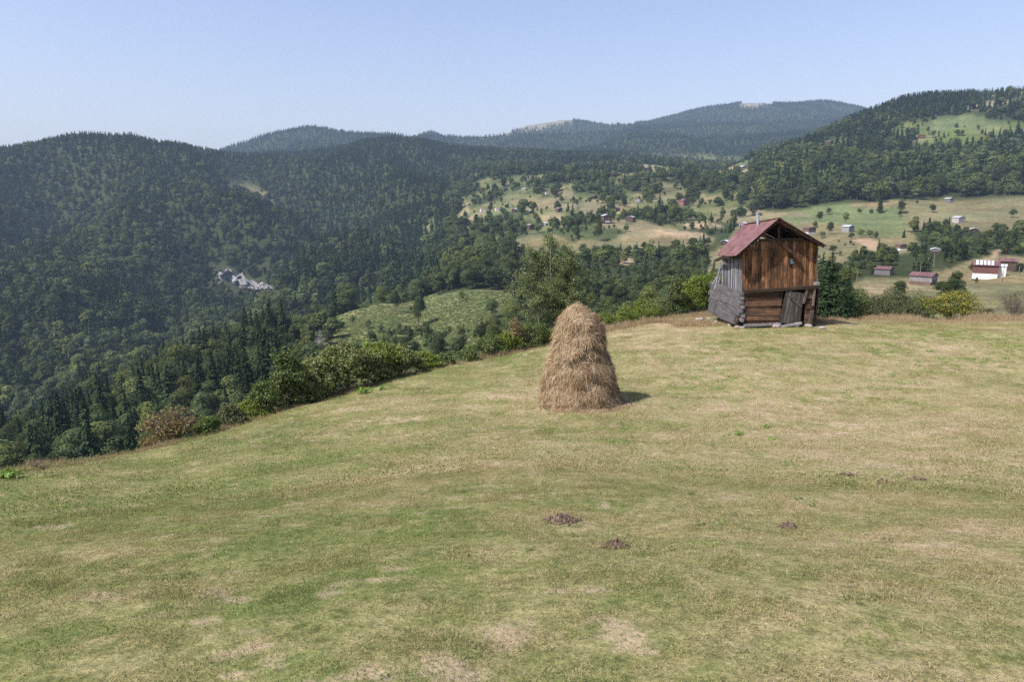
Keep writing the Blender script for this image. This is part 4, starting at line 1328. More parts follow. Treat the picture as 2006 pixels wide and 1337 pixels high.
gb = float(ground(14.5, 37.5))
barn = empty('wooden_barn', (14.6, YF, gb))
tag(barn, 'crooked two storey timber barn with maroon metal roof at the far meadow edge', 'barn')


def lerp(a, b, t):
    return np.asarray(a) * (1 - t) + np.asarray(b) * t


# upper front planks
mb = MB()
xs_ = [540]
while xs_[-1] < 1240:
    xs_.append(xs_[-1] + random.uniform(20, 38))
xs_[-1] = 1252
topline = [(540, 524), (600, 458), (690, 388), (760, 376), (1090, 385), (1150, 385), (1252, 440)]
tx_, ty_ = zip(*topline)
for a_, b_ in zip(xs_[:-1], xs_[1:]):
    yo = YF + random.uniform(-.02, .02)
    t0, t1 = np.interp(a_, tx_, ty_) + random.uniform(-4, 4), np.interp(b_, tx_, ty_) + random.uniform(-4, 4)
    bo = np.interp((a_ + b_) / 2, [540, 1252], [872, 815]) + random.uniform(-6, 8)
    sk = np.interp(a_, [540, 1252], [8, -6])       # the wall leans a little
    g = 1.4
    mb.panel([c1(a_ + g + sk, bo, yo), c1(b_ - g + sk, bo, yo), c1(b_ - g, t1, yo), c1(a_ + g, t0, yo)], (0, .035, 0))
mb.build('plank_wall', M['warm_planks'], barn)
# interior lining so the gaps stay dark, and the hidden walls
mb = MB()
xr0, xr1 = c1(1252, 500, YF)[0], c1(1240, 1100, YF)[0]
ztf, zmid, zbt = c1(900, 470, YF)[2], c1(900, 840, YF)[2], gb
for k_ in range(14):
    ya, yb = YF + .05 + (YB - YF) * k_ / 14, YF + .02 + (YB - YF) * (k_ + 1) / 14
    mb.panel([(xr0 - .03, ya, zmid - .1), (xr0 - .03, yb, zmid - .1), (xr0, yb, c1(1252, 455, YF)[2]), (xr0, ya, c1(1252, 455, YF)[2])], (.035, 0, 0))
    xb0 = lerp(12.85, xr0, k_ / 14); xb1 = lerp(12.85, xr0, (k_ + 1) / 14) - .015
    zt = ztf - .25
    mb.panel([(xb1, YB, zmid - .1), (xb0, YB, zmid - .1), (xb0, YB, zt), (xb1, YB, zt)], (0, .035, 0))
mb.build('rear_wall', M['far_grey'], barn).data.name = 'rear_wall'
# left upper wall: grey boards with battens
mb = MB()
A0, A1 = c1(541, 535, YF), c1(541, 878, YF)
B0, B1 = c1(352, 528, YB), c1(348, 822, YB)
n_ = 12
for k_ in range(n_):
    f0, f1 = k_ / n_ + .009, (k_ + 1) / n_ - .009
    off = np.array([random.uniform(-.025, .015), 0, 0])
    bt = np.array([0, 0, random.uniform(-.10, .06)])
    mb.panel([lerp(A1, B1, f0) + off + bt, lerp(A1, B1, f1) + off + bt, lerp(A0, B0, f1) + off + (0, 0, .1), lerp(A0, B0, f0) + off + (0, 0, .1)], (.03, 0, 0))
    if k_ % 3 == 0:
        mb.panel([lerp(A1, B1, f1 - .008) + (-.03, 0, .05), lerp(A1, B1, f1 + .012) + (-.03, 0, .05), lerp(A0, B0, f1 + .012) + (-.03, 0, .1), lerp(A0, B0, f1 - .008) + (-.03, 0, .1)], (.025, 0, 0))
mb.build('side_planks', M['grey_planks'], barn)
# lower front logs with the doorway
mb = MB()
rows = 7
for k_ in range(rows):
    for (xa, xb, x2a, x2b) in ((552, 925, 548, 882), (1142, 1222, 1118, 1218)):
        y0_ = lerp(872, 1188, k_ / rows) if xa < 600 else lerp(838, 1180, k_ / rows)
        y1_ = lerp(872, 1188, (k_ + 1) / rows) - 1 if xa < 600 else lerp(838, 1180, (k_ + 1) / rows) - 1
        j_ = random.uniform(-2, 2)
        ff0, ff1 = (k_ / rows), (k_ + 1) / rows
        yo = YF + random.uniform(-.04, .03)
        L0, L1 = lerp(xa, x2a, ff0), lerp(xb, x2b, ff0) + random.uniform(-5, 3)
        ydrop = random.uniform(-5, 5)
        # bevelled hewn log: a shallow prism in three facets
        P = []
        for xx, dy_ in ((L0, 0), (L1, ydrop)):
            for (fy, dep_) in ((0, -.005), (.05, -.025), (.97, -.028), (1, -.01)):
                P.append(c1(xx, y0_ + (y1_ - y0_) * fy + dy_ + j_, yo + dep_))
            P.append(c1(xx, y0_ + dy_ + j_, yo + .16)); P.append(c1(xx, y1_ + dy_ + j_, yo + .16))
        r_ = random.random()
        mb.add(P, [(1, 0, 6, 7), (2, 1, 7, 8), (3, 2, 8, 9), (0, 4, 10, 6), (5, 3, 9, 11), (4, 5, 11, 10)], [(0, 1, 4), (1, 2, 4), (2, 5, 4), (2, 3, 5), (7, 6, 10), (8, 7, 10), (11, 8, 10), (9, 8, 11)], r=r_)
mb.build('log_wall', M['warm_logs'], barn)
# lower left: wide grey hewn beams, splayed outwards at the rear, ends crossing at the corners
mb = MB()
rows = 4
top_f, bot_f, top_r, bot_r = 868, 1172, 770, 1060
for k_ in range(rows):
    f0, f1 = k_ / rows, (k_ + 1) / rows
    fa, fb_ = lerp(top_f, bot_f, f0), lerp(top_f, bot_f, f1) - .3
    ra, rb_ = lerp(top_r, bot_r, f0), lerp(top_r, bot_r, f1) - .3
    xo = random.uniform(-2.5, 2.5)
    fx = lerp(520, 505, f0) + xo
    rx_ = lerp(246, 222, f0) + xo * .6
    fx_end = fx if k_ < 3 else 470
    p = [c1(fx_end - 3.5, fb_, YF + .1), c1(rx_ - 4, rb_, YB), c1(rx_, ra, YB), c1(fx_end, fa, YF + .1)]
    mid_b, mid_t = lerp(p[0], p[1], .5) + (random.uniform(-.04, .02), 0, random.uniform(-.04, .02)), lerp(p[3], p[2], .5) + (random.uniform(-.04, .02), 0, random.uniform(-.03, .03))
    r_ = random.random()
    mb.panel([p[0], mid_b, mid_t, p[3]], (.13, 0, .0), r_)
    mb.panel([mid_b, p[1], p[2], mid_t], (.13, 0, .0), r_)
mb.build('side_beams', M['grey_logs'], barn)
mb = MB()
for k_ in range(7):      # notched log ends at the front left corner
    y_ = lerp(870, 1160, k_ / 7); hgt = 34
    x_ = 520 + random.uniform(-8, 8) + (12 if k_ % 2 else 0)
    mb.panel([c1(x_ + 8, y_ + hgt, YF - .13), c1(x_ + 34, y_ + hgt, YF - .11), c1(x_ + 34, y_ + 3, YF - .11), c1(x_ + 8, y_ + 3, YF - .13)], (.02, .4, 0), random.uniform(.1, .7))
for k_ in range(3):      # and at the rear left corner
    y_ = lerp(800, 1010, k_ / 3)
    p_ = c1(232 + random.uniform(-6, 6), y_, YB)
    mb.box(p_ + (.1, 0, -.06), (.16, .2, .22), r=random.uniform(.0, .3))
mb.build('log_ends', M['grey_logs'], barn)
# sill and floor beams
mb = MB()
mb.beam(c1(560, 868, YF - .10), c1(1245, 822, YF - .10), .18, .16, .35)
mb.beam(c1(545, 892, YF - .07), c1(935, 858, YF - .07), .06, .05, .95)
mb.build('floor_beam', M['dark_wood'], barn)
mb = MB()
mb.beam(c1(560, 1186, YF - .12), c1(900, 1172, YF - .12), .2, .12, .6)
mb.beam(c1(895, 1196, YF - .16), c1(1098, 1162, YF - .2), .2, .11, .9)
mb.build('threshold', M['grey_logs'], barn)
# posts: corner boards and doorway
mb = MB()
mb.beam(c1(1150, 842, YF - .09), c1(1112, 978, YF - .09), .12, .12, .8)
mb.beam(c1(1226, 790, YF - .09), c1(1205, 1000, YF - .09), .10, .10, .9)
mb.beam(c1(1200, 1040, YF - .1), c1(1172, 1170, YF - .1), .16, .14, .5)
mb.beam(c1(1238, 560, YF - .02), c1(1246, 790, YF - .02), .06, .05, .9)
mb.build('post', M['door_planks'], barn)
mb = MB()
mb.box((c1(1230, 790, YF)[0], YF - .08, c1(1230, 790, YF)[2]), (.22, .3, .16), r=.9)
mb.build('beam_end', M['grey_logs'], barn)
# dark lower room: back wall
mb = MB()
mb.panel([c1(560, 1180, YF + 2.5), c1(1215, 1180, YF + 2.5), c1(1215, 800, YF + 2.5), c1(560, 800, YF + 2.5)], (0, .05, 0))
mb.panel([(xr1 - .05, YF + .1, gb), (xr1 - .05, YB, gb), (xr1 - .02, YB, zmid), (xr1 - .02, YF + .1, zmid)], (.1, 0, 0))
mb.panel([(12.7, YF + .1, zmid), (xr1, YF + .1, zmid), (xr1, YB, zmid), (12.9, YB, zmid)], (0, 0, .05))
mb.panel([(12.7, YB - .1, gb - .2), (xr1, YB - .1, gb - .2), (xr1, YB - .1, zmid), (12.9, YB - .1, zmid)], (0, .06, 0))
mb.build('inner_wall', M['dark_wood'], barn)
# leaning plank door
door = MB()
TL, TR_, BR, BL = (955, 856), (1122, 884), (1086, 1172), (886, 1162)
n_ = 6
for k_ in range(n_):
    f0, f1 = k_ / n_, (k_ + 1) / n_
    y_ = YF - .13 + random.uniform(-.012, .012)
    g = .006
    a_, b_ = lerp(TL, TR_, f0 + g), lerp(TL, TR_, f1 - g); c_, d_ = lerp(BL, BR, f1 - g), lerp(BL, BR, f0 + g)
    jt = random.uniform(-6, 5)
    door.panel([c1(d_[0], d_[1] + jt, y_), c1(c_[0], c_[1] + jt, y_), c1(b_[0], b_[1] + jt * .6, y_), c1(a_[0], a_[1] + jt * .6, y_)], (0, .035, 0))
dr = door.build('door', M['door_planks'], barn)
mb = MB()
mb.beam(c1(970, 905, YF - .17), c1(1095, 1010, YF - .17), .03, .05, .7)
mb.build('door_brace', M['door_planks'], dr)
# small window
mb = MB()
w4 = [(988, 606), (1026, 606), (1026, 556), (988, 556)]
mb.panel([c1(a_, b_, YF - .045) for a_, b_ in w4], (0, .02, 0))
wn_ = mb.build('window', M['glass'], barn)
mb = MB()
for a_, b_ in (((983, 612), (1032, 612)), ((983, 550), (1032, 550)), ((985, 612), (985, 550)), ((1030, 612), (1030, 550))):
    mb.beam(c1(*a_, YF - .06), c1(*b_, YF - .06), .04, .04, .3, up=(0, 1, 0))
mb.build('window_frame', M['dark_wood'], wn_)
# roof: two corrugated sheets
FA, RA = c1(895, 185, YF - .7), c1(572, 236, YB + .5)
FL, RL = c1(490, 531, YF - .7), c1(312, 521, YB + .5)
FR = c1(1335, 441, YF - .7); RRr = np.array([FR[0] + .1, YB + .5, FR[2] - .25])
roof = None


def corrug(Fa, Ra, Fe, Re, name, rowsn=3, seed=1):
    rg = np.random.default_rng(seed)
    mb = MB()
    nl = 150
    nrm = np.cross(np.array(Re) - Fe, np.array(Fa) - Fe); nrm /= np.linalg.norm(nrm)
    if nrm[2] < 0: nrm = -nrm
    for r_ in range(rowsn):
        t0, t1 = r_ / rowsn, (r_ + 1) / rowsn + (.03 if r_ < rowsn - 1 else 0)
        nsheet = 6
        for s_ in range(nsheet):
            u0, u1 = s_ / nsheet, (s_ + 1) / nsheet + .006
            skew = rg.normal(0, .004); lift = rg.uniform(0, .02) + .012 * (rowsn - r_); ext = rg.uniform(-.004, .012) if r_ == rowsn - 1 else 0
            n_ = 26
            V = []
            for tt in (t0, (t0 + t1) / 2, t1 + ext):
                for i_ in range(n_):
                    u = u0 + (u1 - u0) * i_ / (n_ - 1)
                    p_ = lerp(lerp(Fa, Ra, u), lerp(Fe, Re, u), tt + skew * (i_ / n_ - .5))
                    sag = -.06 * math.sin(math.pi * u) * (1 - tt * .3)
                    V.append(p_ + nrm * (lift + .016 * math.sin(u * 2 * math.pi * 42)) + (0, 0, sag))
            V2 = [v_ - nrm * .012 for v_ in V]
            Q_ = []
            for a_ in range(2):
                for i_ in range(n_ - 1):
                    Q_.append((a_ * n_ + i_, a_ * n_ + i_ + 1, (a_ + 1) * n_ + i_ + 1, (a_ + 1) * n_ + i_))
            m_ = len(V)
            Qb = [tuple(m_ + k for k in reversed(q_)) for q_ in Q_]
            Qe = [(2 * n_ + i_, 2 * n_ + i_ + 1, m_ + 2 * n_ + i_ + 1, m_ + 2 * n_ + i_) for i_ in range(n_ - 1)]
            Qe += [(a_ * n_, (a_ + 1) * n_, m_ + (a_ + 1) * n_, m_ + a_ * n_) for a_ in range(2)]
            mb.add(V + V2, Q_ + Qb + Qe)
    return mb.build(name, M['maroon_roof'], barn)


roof = corrug(FA, RA, FL, RL, 'roof', 3, 1)
corrug(FA, RA, FR, RRr, 'roof', 3, 2)
mb = MB()
mb.beam(FA + (0, .0, .045), RA + (0, 0, .02), .22, .03, .6)
mb.build('ridge_cap', M['maroon_roof'], roof)
# chimney pipe
pc0 = c1(694, 268, 39.4); pc1 = c1(687, 130, 39.4)
mb = MB()
mb.tube([pc0 + (0, 0, -.25), lerp(pc0, pc1, .5), pc1], .085, 14, cap=False)
mb.tube([pc1 + (0, 0, -.02), pc1 + (0, 0, .015)], .092, 14, cap=False)
mb.build('chimney', M['zinc'], roof, smooth=True)
# rafters, purlins, barge boards
mb = MB()
dn = np.array([0, 0, -.09])
for yy_f in (0.03, .22, .42, .62, .82, .97):
    a_, l_, r__ = lerp(FA, RA, yy_f) + dn, lerp(FL, RL, yy_f) + dn, lerp(FR, RRr, yy_f) + dn
    mb.beam(a_, lerp(a_, l_, .97), .07, .11, random.uniform(.3, .9)); mb.beam(a_, lerp(a_, r__, .97), .07, .11, random.uniform(.3, .9))
for tt in (.05, .35, .68, .93):
    mb.beam(lerp(FA, FL, tt) + dn * .6, lerp(RA, RL, tt) + dn * .6, .08, .05, .7)
    mb.beam(lerp(FA, FR, tt) + dn * .6, lerp(RA, RRr, tt) + dn * .6, .08, .05, .7)
mb.build('rafter', M['dark_wood'], barn)
mb = MB()
mb.beam(c1(700, 385, YF - .05), c1(1115, 372, YF - .05), .14, .13, .55)
mb.beam(c1(885, 250, YF - .03), c1(885, 385, YF - .03), .12, .12, .5, up=(0, 1, 0))
mb.beam(c1(730, 345, YF - .12), c1(860, 400, YF - .12), .10, .10, .7)
mb.beam(c1(930, 215, YF - .1), c1(1085, 350, YF - .1), .09, .09, .5)
mb.beam(c1(700, 340, YF - .55), c1(640, 420, YF - .1), .08, .08, .8)
mb.build('gable_frame', M['dark_wood'], barn)
mb = MB()
mb.beam(c1(872, 388, YF - .12), c1(1062, 545, YF - .26), .17, .15, .35)
mb.build('prop_log', M['warm_logs'], barn)
mb = MB()
p0, p1 = c1(310, 545, YB + .1), c1(335, 560, YF + 3.4)
mb.beam(c1(300, 575, YB + .3), c1(372, 540, YF + 2.2), .12, .14, .4)
mb.beam(c1(372, 545, YF + 2.2), c1(530, 545, YF - .2), .10, .12, .4)
mb.build('wall_plate', M['dark_wood'], barn)
# leaning boards at the left rear
mb = MB()
for (a_, b_, w_) in (((343, 615), (283, 850), .09), ((350, 640), (300, 870), .07), ((330, 700), (262, 800), .06), ((325, 730), (295, 868), .10)):
    mb.beam(c1(*a_, YB - .5), c1(*b_, YB - .9), w_, .03, random.uniform(.4, 1))
mb.beam(c1(270, 935, YB - 1.2), c1(232, 1008, YB - 1.2), .08, .03, .2)
mb.build('loose_board', M['grey_planks'], barn)
mb = MB()
for k_ in range(10):
    mb.box(c1(random.uniform(452, 505), random.uniform(1085, 1150), YF + random.uniform(.15, .5)), (.18, .16, .10), random.uniform(0, 1), random.uniform(.3, 1))
mb.build('broken_block', M['tan_beam'], barn)


def rock(x_, y_, w_, hh_, parent=None, name='boulder', mat='stone', seed=0, zoff=-.06):
    rg = np.random.default_rng(seed)
    n1, n2 = 14, 9
    V = []
    for a_ in range(n2):
        ph = math.pi * a_ / (n2 - 1)
        for b_ in range(n1):
            t_ = 2 * math.pi * b_ / n1
            d_ = np.array([math.sin(ph) * math.cos(t_), math.sin(ph) * math.sin(t_), math.cos(ph)])
            k = 1 + .35 * vnoise(np.array(d_[0] * 2 + seed), np.array(d_[1] * 2 + d_[2] * 3)) + rg.normal(0, .03)
            V.append(d_ * k * np.array([w_ / 2, w_ / 2.4, hh_ / 2]))
    V = np.array(V); z0_ = float(ground(x_, y_)) + hh_ / 2 + zoff
    Q_ = [(a_ * n1 + b_, (a_ + 1) * n1 + b_, (a_ + 1) * n1 + (b_ + 1) % n1, a_ * n1 + (b_ + 1) % n1) for a_ in range(n2 - 1) for b_ in range(n1)]
    m_ = MB(); m_.add(V + (x_, y_, z0_), Q_)
    return m_.build(name, M[mat], parent, smooth=True, origin=(x_, y_, z0_ - hh_ / 2))


for k_, (cx, cy, w_, Y_) in enumerate(((240, 1062, .34, YB), (262, 1098, .26, YB - .8), (300, 1112, .28, YB - 1.6), (430, 1160, .3, YF + 1), (545, 1190, .3, YF - .1), (500, 1170, .35, YF + .2), (860, 1192, .5, YF - .15), (1165, 1192, .45, YF - .15), (1050, 1190, .4, YF - .1))):
    b_ = c1(cx, cy, Y_)
    rock(b_[0], Y_, w_, w_ * .55, barn, 'footing_stone', seed=k_, zoff=-.05)
for k_, (px_, py_, w_, lb_) in enumerate(((1370, 629, .55, 'pale stone lying in the grass left of the barn'), (1610, 645, .42, 'small pale rock at the right front corner of the barn'))):
    g_ = hit(px_, py_, 20)
    tag(rock(g_[0], g_[1], w_, w_ * .5, None, 'rock', seed=20 + k_), lb_, 'rock')

# ------------------------------------------------------------------ houses of the hamlet
def house(name, px, base, wpx, yaw, label, wall='far_wood', roof='maroon_roof', hf=.62, df=1.0, pitch=.30, base_m=None, dmin=150, cat='house', wins=1, door=False, split=None, balcony=False):
    g_ = hit(px, base, dmin)
    D = g_[1]; w = wpx * D / FPX; d_ = w * df; h_ = w * hf
    root = empty(name, (g_[0], g_[1] + d_ * .35, min(g_[2], float(ground(g_[0], g_[1] + d_ * .35))) - .05 * h_), yaw)
    h_ = h_ * 1.08
    def loc(pts): return [np.array(p_, float) for p_ in pts]
    def bld(mb_, nm, mt, par):
        v_ = np.concatenate(mb_.v)
        return link(nm, np_mesh(nm, v_, mb_.q or None, mb_.t or None, M[mt], mb_.rq + mb_.rt), par)
    W2, D2 = w * .46, d_ * .46
    rise = pitch * w * .5
    zb = 0
    if base_m:
        mb_ = MB(); mb_.box((0, 0, h_ * .2), (2 * W2, 2 * D2, h_ * .4)); bld(mb_, 'base', base_m, root); zb = h_ * .4 + .003
    mb_ = MB()
    # gables face +-x when the ridge runs along x; here the ridge runs along y
    V = [(-W2, -D2, zb), (W2, -D2, zb), (W2, -D2, h_), (0, -D2, h_ + rise * .92), (-W2, -D2, h_), (-W2, D2, zb), (W2, D2, zb), (W2, D2, h_), (0, D2, h_ + rise * .92), (-W2, D2, h_)]
    mb_.add(V, [(0, 1, 2, 4), (6, 5, 9, 7), (1, 6, 7, 2), (5, 0, 4, 9)], [(4, 2, 3), (7, 9, 8)])
    n_ = 7
    for k_ in range(n_ + 1):        # cover boards
        x_ = -W2 + 2 * W2 * k_ / n_
        mb_.box((x_, -D2 - .015 * w, (zb + h_) / 2), (.02 * w, .02 * w, h_ - zb), r=.8)
    wl = bld(mb_, 'wall', wall, root)
    rf_ = MB(); ov = 1.14
    for sx in (-1, 1):
        e = np.array([sx * W2 * ov, -D2 * 1.12, h_ - rise * (ov - 1)]); a_ = np.array([0, -D2 * 1.12, h_ + rise])
        e2 = e.copy(); e2[1] = D2 * 1.12; a2 = a_.copy(); a2[1] = D2 * 1.12
        for s_ in range(5):
            q0, q1 = s_ / 5, (s_ + 1) / 5 - .01
            rf_.panel([lerp(e, e2, q0), lerp(e, e2, q1), lerp(a_, a2, q1), lerp(a_, a2, q0)], (0, 0, .02 * w))
    rfo = bld(rf_, 'roof', roof, root)
    for k_ in range(wins):
        x_ = (k_ - (wins - 1) / 2) * w * .28
        m_ = MB(); m_.box((x_, -D2 - .012 * w, zb + (h_ - zb) * .55), (w * .10, .02 * w, w * .11)); bld(m_, 'window', 'glass', root)
    if door:
        m_ = MB(); m_.box((W2 * .62, -D2 - .012 * w, h_ * .30), (w * .13, .02 * w, h_ * .6)); bld(m_, 'door', 'dark_opening', root)
    if balcony:
        m_ = MB(); m_.box((0, -D2 - .08 * w, zb + (h_ - zb) * .28), (w * .5, .16 * w, .12 * w)); bld(m_, 'balcony', 'white_wall', root)
    tag(root, label, cat)
    return root, w, W2, D2, h_, rise


HH = (
    ('hut', 1663, 455, 17, .5, 'small grey hut with pale metal roof beside the field path', 'far_grey', 'grey_metal', dict(dmin=300)),
    ('log_house', 1767, 491, 16, .2, 'small brown hut with white base above the tree belt', 'far_wood', 'maroon_roof', dict(dmin=280, base_m='white_wall')),
    ('log_house', 1835, 496, 17, -.5, 'hut with bright white metal roof in the tree belt', 'far_grey', 'white_metal', dict(dmin=280, hf=.42, base_m='far_wood')),
    ('log_house', 1880, 437, 16, .3, 'dark grey hut alone in the upper right field', 'far_grey', 'grey_metal', dict(dmin=350)),
    ('hut', 1911, 456, 16, -.5, 'low hut with pale blue metal roof by the right tree belt', 'far_wood', 'white_metal', dict(dmin=300, hf=.4)),
    ('hut', 1861, 397, 12, .4, 'grey hut right under the forest edge on the right', 'far_grey', 'grey_metal', dict(dmin=400)),
    ('log_house', 1587, 459, 18, .3, 'red roofed house with white base peeping past the barn roof', 'far_wood', 'maroon_roof', dict(dmin=300, base_m='white_wall')),
    ('hut', 1422, 478, 15, -.6, 'hut with pale blue roof just left of the barn eave', 'far_wood', 'blue_metal', dict(dmin=260, hf=.3)),
    ('hut', 1457, 443, 13, -.6, 'hut with pale roof hidden behind the barn ridge', 'far_grey', 'white_metal', dict(dmin=300, hf=.4)),
    ('log_house', 1188, 438, 17, .25, 'two storey brown log house with white balcony on the hamlet hump', 'far_wood', 'grey_metal', dict(dmin=400, hf=.85, balcony=True, wins=2)),
    ('log_house', 1236, 435, 15, -.5, 'brown log house right of the two storey one on the hump', 'far_wood', 'grey_metal', dict(dmin=400, hf=.6)),
    ('log_house', 1040, 450, 13, .5, 'dark brown house at the lower left of the hamlet', 'far_wood', 'far_grey', dict(dmin=400)),
    ('hut', 1066, 443, 11, -.4, 'hut with shiny white roof below the hamlet trees', 'far_grey', 'white_metal', dict(dmin=400, hf=.5)),
    ('hut', 945, 415, 9, .3, 'orange roofed hut at the left end of the hamlet', 'white_wall', 'orange_roof', dict(dmin=400)),
    ('hut', 974, 413, 7, .3, 'smaller orange roofed hut, second in the hamlet row', 'white_wall', 'orange_roof', dict(dmin=400)),
    ('hut', 1008, 416, 9, -.3, 'pale roofed hut third in the hamlet row', 'far_wood', 'white_metal', dict(dmin=400)),
    ('hut', 1040, 418, 7, .3, 'tiny white roofed hut beside a dark conifer in the hamlet row', 'far_wood', 'white_metal', dict(dmin=400)),
    ('log_house', 1095, 416, 11, .4, 'dark brown house at the right end of the hamlet row', 'far_wood', 'far_grey', dict(dmin=400)),
    ('hut', 990, 375, 8, .2, 'dark wooden hut at the forest edge above the hamlet', 'far_wood', 'far_grey', dict(dmin=500)),
    ('hut', 1026, 373, 9, -.4, 'hut with long white roof at the forest edge above the hamlet', 'far_grey', 'white_metal', dict(dmin=500, hf=.4)),
    ('hut', 1071, 381, 6, .2, 'tiny pale hut by the wood high above the hamlet', 'white_wall', 'grey_metal', dict(dmin=500)),
    ('hut', 1165, 390, 9, .4, 'brown hut between tree rows in the middle of the valley', 'far_wood', 'maroon_roof', dict(dmin=500)),
    ('hut', 1250, 396, 9, -.4, 'hut with pinkish roof among bushes right of the hump', 'far_grey', 'maroon_roof', dict(dmin=450)),
    ('hut', 1211, 414, 7, .3, 'small dark hut on the field above the hump', 'far_wood', 'far_grey', dict(dmin=450)),
    ('log_house', 1340, 403, 15, .5, 'dark red roofed house beside the dirt track', 'far_red_wood', 'maroon_roof', dict(dmin=400)),
    ('hut', 1627, 283, 9, .4, 'dark hut by a tiny clearing high in the right forest', 'far_wood', 'far_grey', dict(dmin=700)),
    ('hut', 1807, 271, 12, -.4, 'reddish hut below the bright clearing on the right hill', 'far_red_wood', 'orange_roof', dict(dmin=700, hf=.45)),
    ('hut', 1457, 331, 10, .3, 'hut with pale roof on the small tan clearing left of the right hill', 'far_grey', 'white_metal', dict(dmin=700, hf=.45)),
)
for (nm, px_, by, wp, yw, lb, wl_, rf_, kw) in HH:
    house(nm, px_, by, wp, yw, lb, wl_, rf_, **kw)
house('shed', 1736, 539, 27, .8, 'weathered shed with faded maroon roof behind the dry field', 'far_grey', 'maroon_roof', hf=.42, df=1.1, dmin=170, cat='shed', wins=0, door=True)
house('log_house', 1816, 559, 36, .72, 'long grey plank house with maroon roof left of the big round tree', 'far_grey', 'maroon_roof', hf=.5, df=1.15, dmin=150, wins=2, door=True, base_m='far_wood')
r9, w9, W9, D9, h9, s9 = house('farmhouse', 1938, 546, 42, 1.0, 'white and red farmhouse with patched white striped roof', 'far_red_wood', 'maroon_roof', hf=.62, df=1.05, dmin=150, wins=3, base_m='white_wall', door=True)
mb = MB()
for k_ in range(5):
    for sx in (-1,):
        e = np.array([sx * W9 * 1.13, 0, h9 - s9 * .12]); a_ = np.array([sx * .02, 0, h9 + s9 * .99])
        y0_ = D9 * (-.62 + k_ * .31)
        mb.panel([e + (0, y0_, .07 * w9 * .5), e + (0, y0_ + D9 * .20, .07 * w9 * .5), a_ + (0, y0_ + D9 * .20, .07 * w9 * .5), a_ + (0, y0_, .07 * w9 * .5)], (0, 0, .02))
v_ = np.concatenate(mb.v)
link('roof_patch', np_mesh('roof_patch', v_, mb.q, None, M['white_metal'], mb.rq), r9)
house('barn', 1963, 542, 22, .9, 'narrow white gabled annex behind the farmhouse', 'white_wall', 'white_metal', hf=.9, df=.9, dmin=170, cat='annex', wins=2)
house('barn', 1980, 531, 30, 1.0, 'dark wooden barn with maroon roof at the right of the farmhouse', 'far_wood', 'maroon_roof', hf=.6, dmin=190, cat='barn', wins=0, door=True)


# poles
def pole(px, top, base, dmin, label, mat='pale_bark', arm=False, r_=.09):
    g_ = hit(px, base, dmin); H = (base - top) * g_[1] / FPX
    root = empty('utility_pole', g_)
    mb_ = MB(); mb_.tube([g_ + (0, 0, -.3), g_ + (0, 0, H)], [r_, r_ * .75], 8)
    mb_.build('pole', M[mat], root)
    mb_ = MB()
    if arm:
        mb_.box(g_ + (0, 0, H - .4), (1.2, .1, .1))
    else:
        mb_.tube([g_ + (0, 0, H), g_ + (0, 0, H + .12)], [r_ * 1.1, .02], 8)
    mb_.build('crossarm' if arm else 'cap', M[mat], root)
    tag(root, label, 'pole')


for a in ((1828, 498, 524, 170, 'pale pole standing right of the three by the tree belt'),
          (1816, 505, 533, 170, 'pale pole in the middle of the three by the tree belt'),
          (1802, 513, 537, 170, 'pale pole left of the three by the tree belt'),
          (1892, 518, 552, 150, 'rusty brown pole left of the farmhouse', 'far_red_wood'),
          (1963, 487, 554, 150, 'tall rusty pole in front of the farmhouse', 'far_red_wood', True),
          (1994, 522, 547, 150, 'pale wooden post right of the farmhouse'),
          (1678, 531, 550, 150, 'thin pole in the field right of the spruce')):
    pole(*a)

# ------------------------------------------------------------------ rock face on the left mountain
poly = [(413, 530), (445, 527), (468, 546), (500, 562), (527, 585), (492, 596), (462, 586), (440, 560)]
g0 = hit(465, 560, 600)
NXc, NZc = 60, 46
V = []
for a_ in range(NZc):
    for b_ in range(NXc):
        u, w = b_ / (NXc - 1), a_ / (NZc - 1)
        pxx = 410 + 118 * u; pyt = 524 + 44 * u + 22 * float(vnoise(np.array(u * 9), np.array(3.3), 8)); pyb = 560 + 50 * u + 12 * math.sin(u * 3) + 20 * float(vnoise(np.array(u * 7), np.array(9.3), 9))
        pyy = pyb + (pyt - pyb) * w
        D_ = hit(pxx, (pyt + pyb) / 2, 600)[1]
        p_ = at(pxx, pyy, D_ - 5)
        V.append(p_)
V = np.array(V)
U_, W__ = np.meshgrid(np.linspace(0, 1, NXc), np.linspace(0, 1, NZc)); U_, W__ = U_.ravel(), W__.ravel()
Dm = np.median(V[:, 1])
edge = np.clip(np.minimum(np.minimum(U_, 1 - U_) * 7, np.minimum(W__, 1 - W__) * 4), 0, 1)
ncl = fbm(U_ * 14, W__ * 4, 1.0, 4, 7)
Vy = ground(V[:, 0], V[:, 1])
V[:, 1] = V[:, 1] + 14 * np.clip(fbm(U_ * 8, W__ * 5, 1, 3, 28) * 2.2 + .5, 0, 1) + 6 - edge * (8 + ncl * 6) + W__ * 12 + fbm(U_ * 30, W__ * 12, 1, 3, 8) * 2
V[:, 2] += fbm(U_ * 9, W__ * 3, 1, 3, 18) * 3 * edge
Q = [(a_ * NXc + b_, a_ * NXc + b_ + 1, (a_ + 1) * NXc + b_ + 1, (a_ + 1) * NXc + b_) for a_ in range(NZc - 1) for b_ in range(NXc - 1)]
o0 = V.mean(0)
cl = link('cliff', np_mesh('cliff', V - o0, Q, mat=M['cliff'], smooth=True), None, tuple(o0))
tag(cl, 'pale grey rock face showing in the forest of the left mountain', 'cliff', kind='structure')

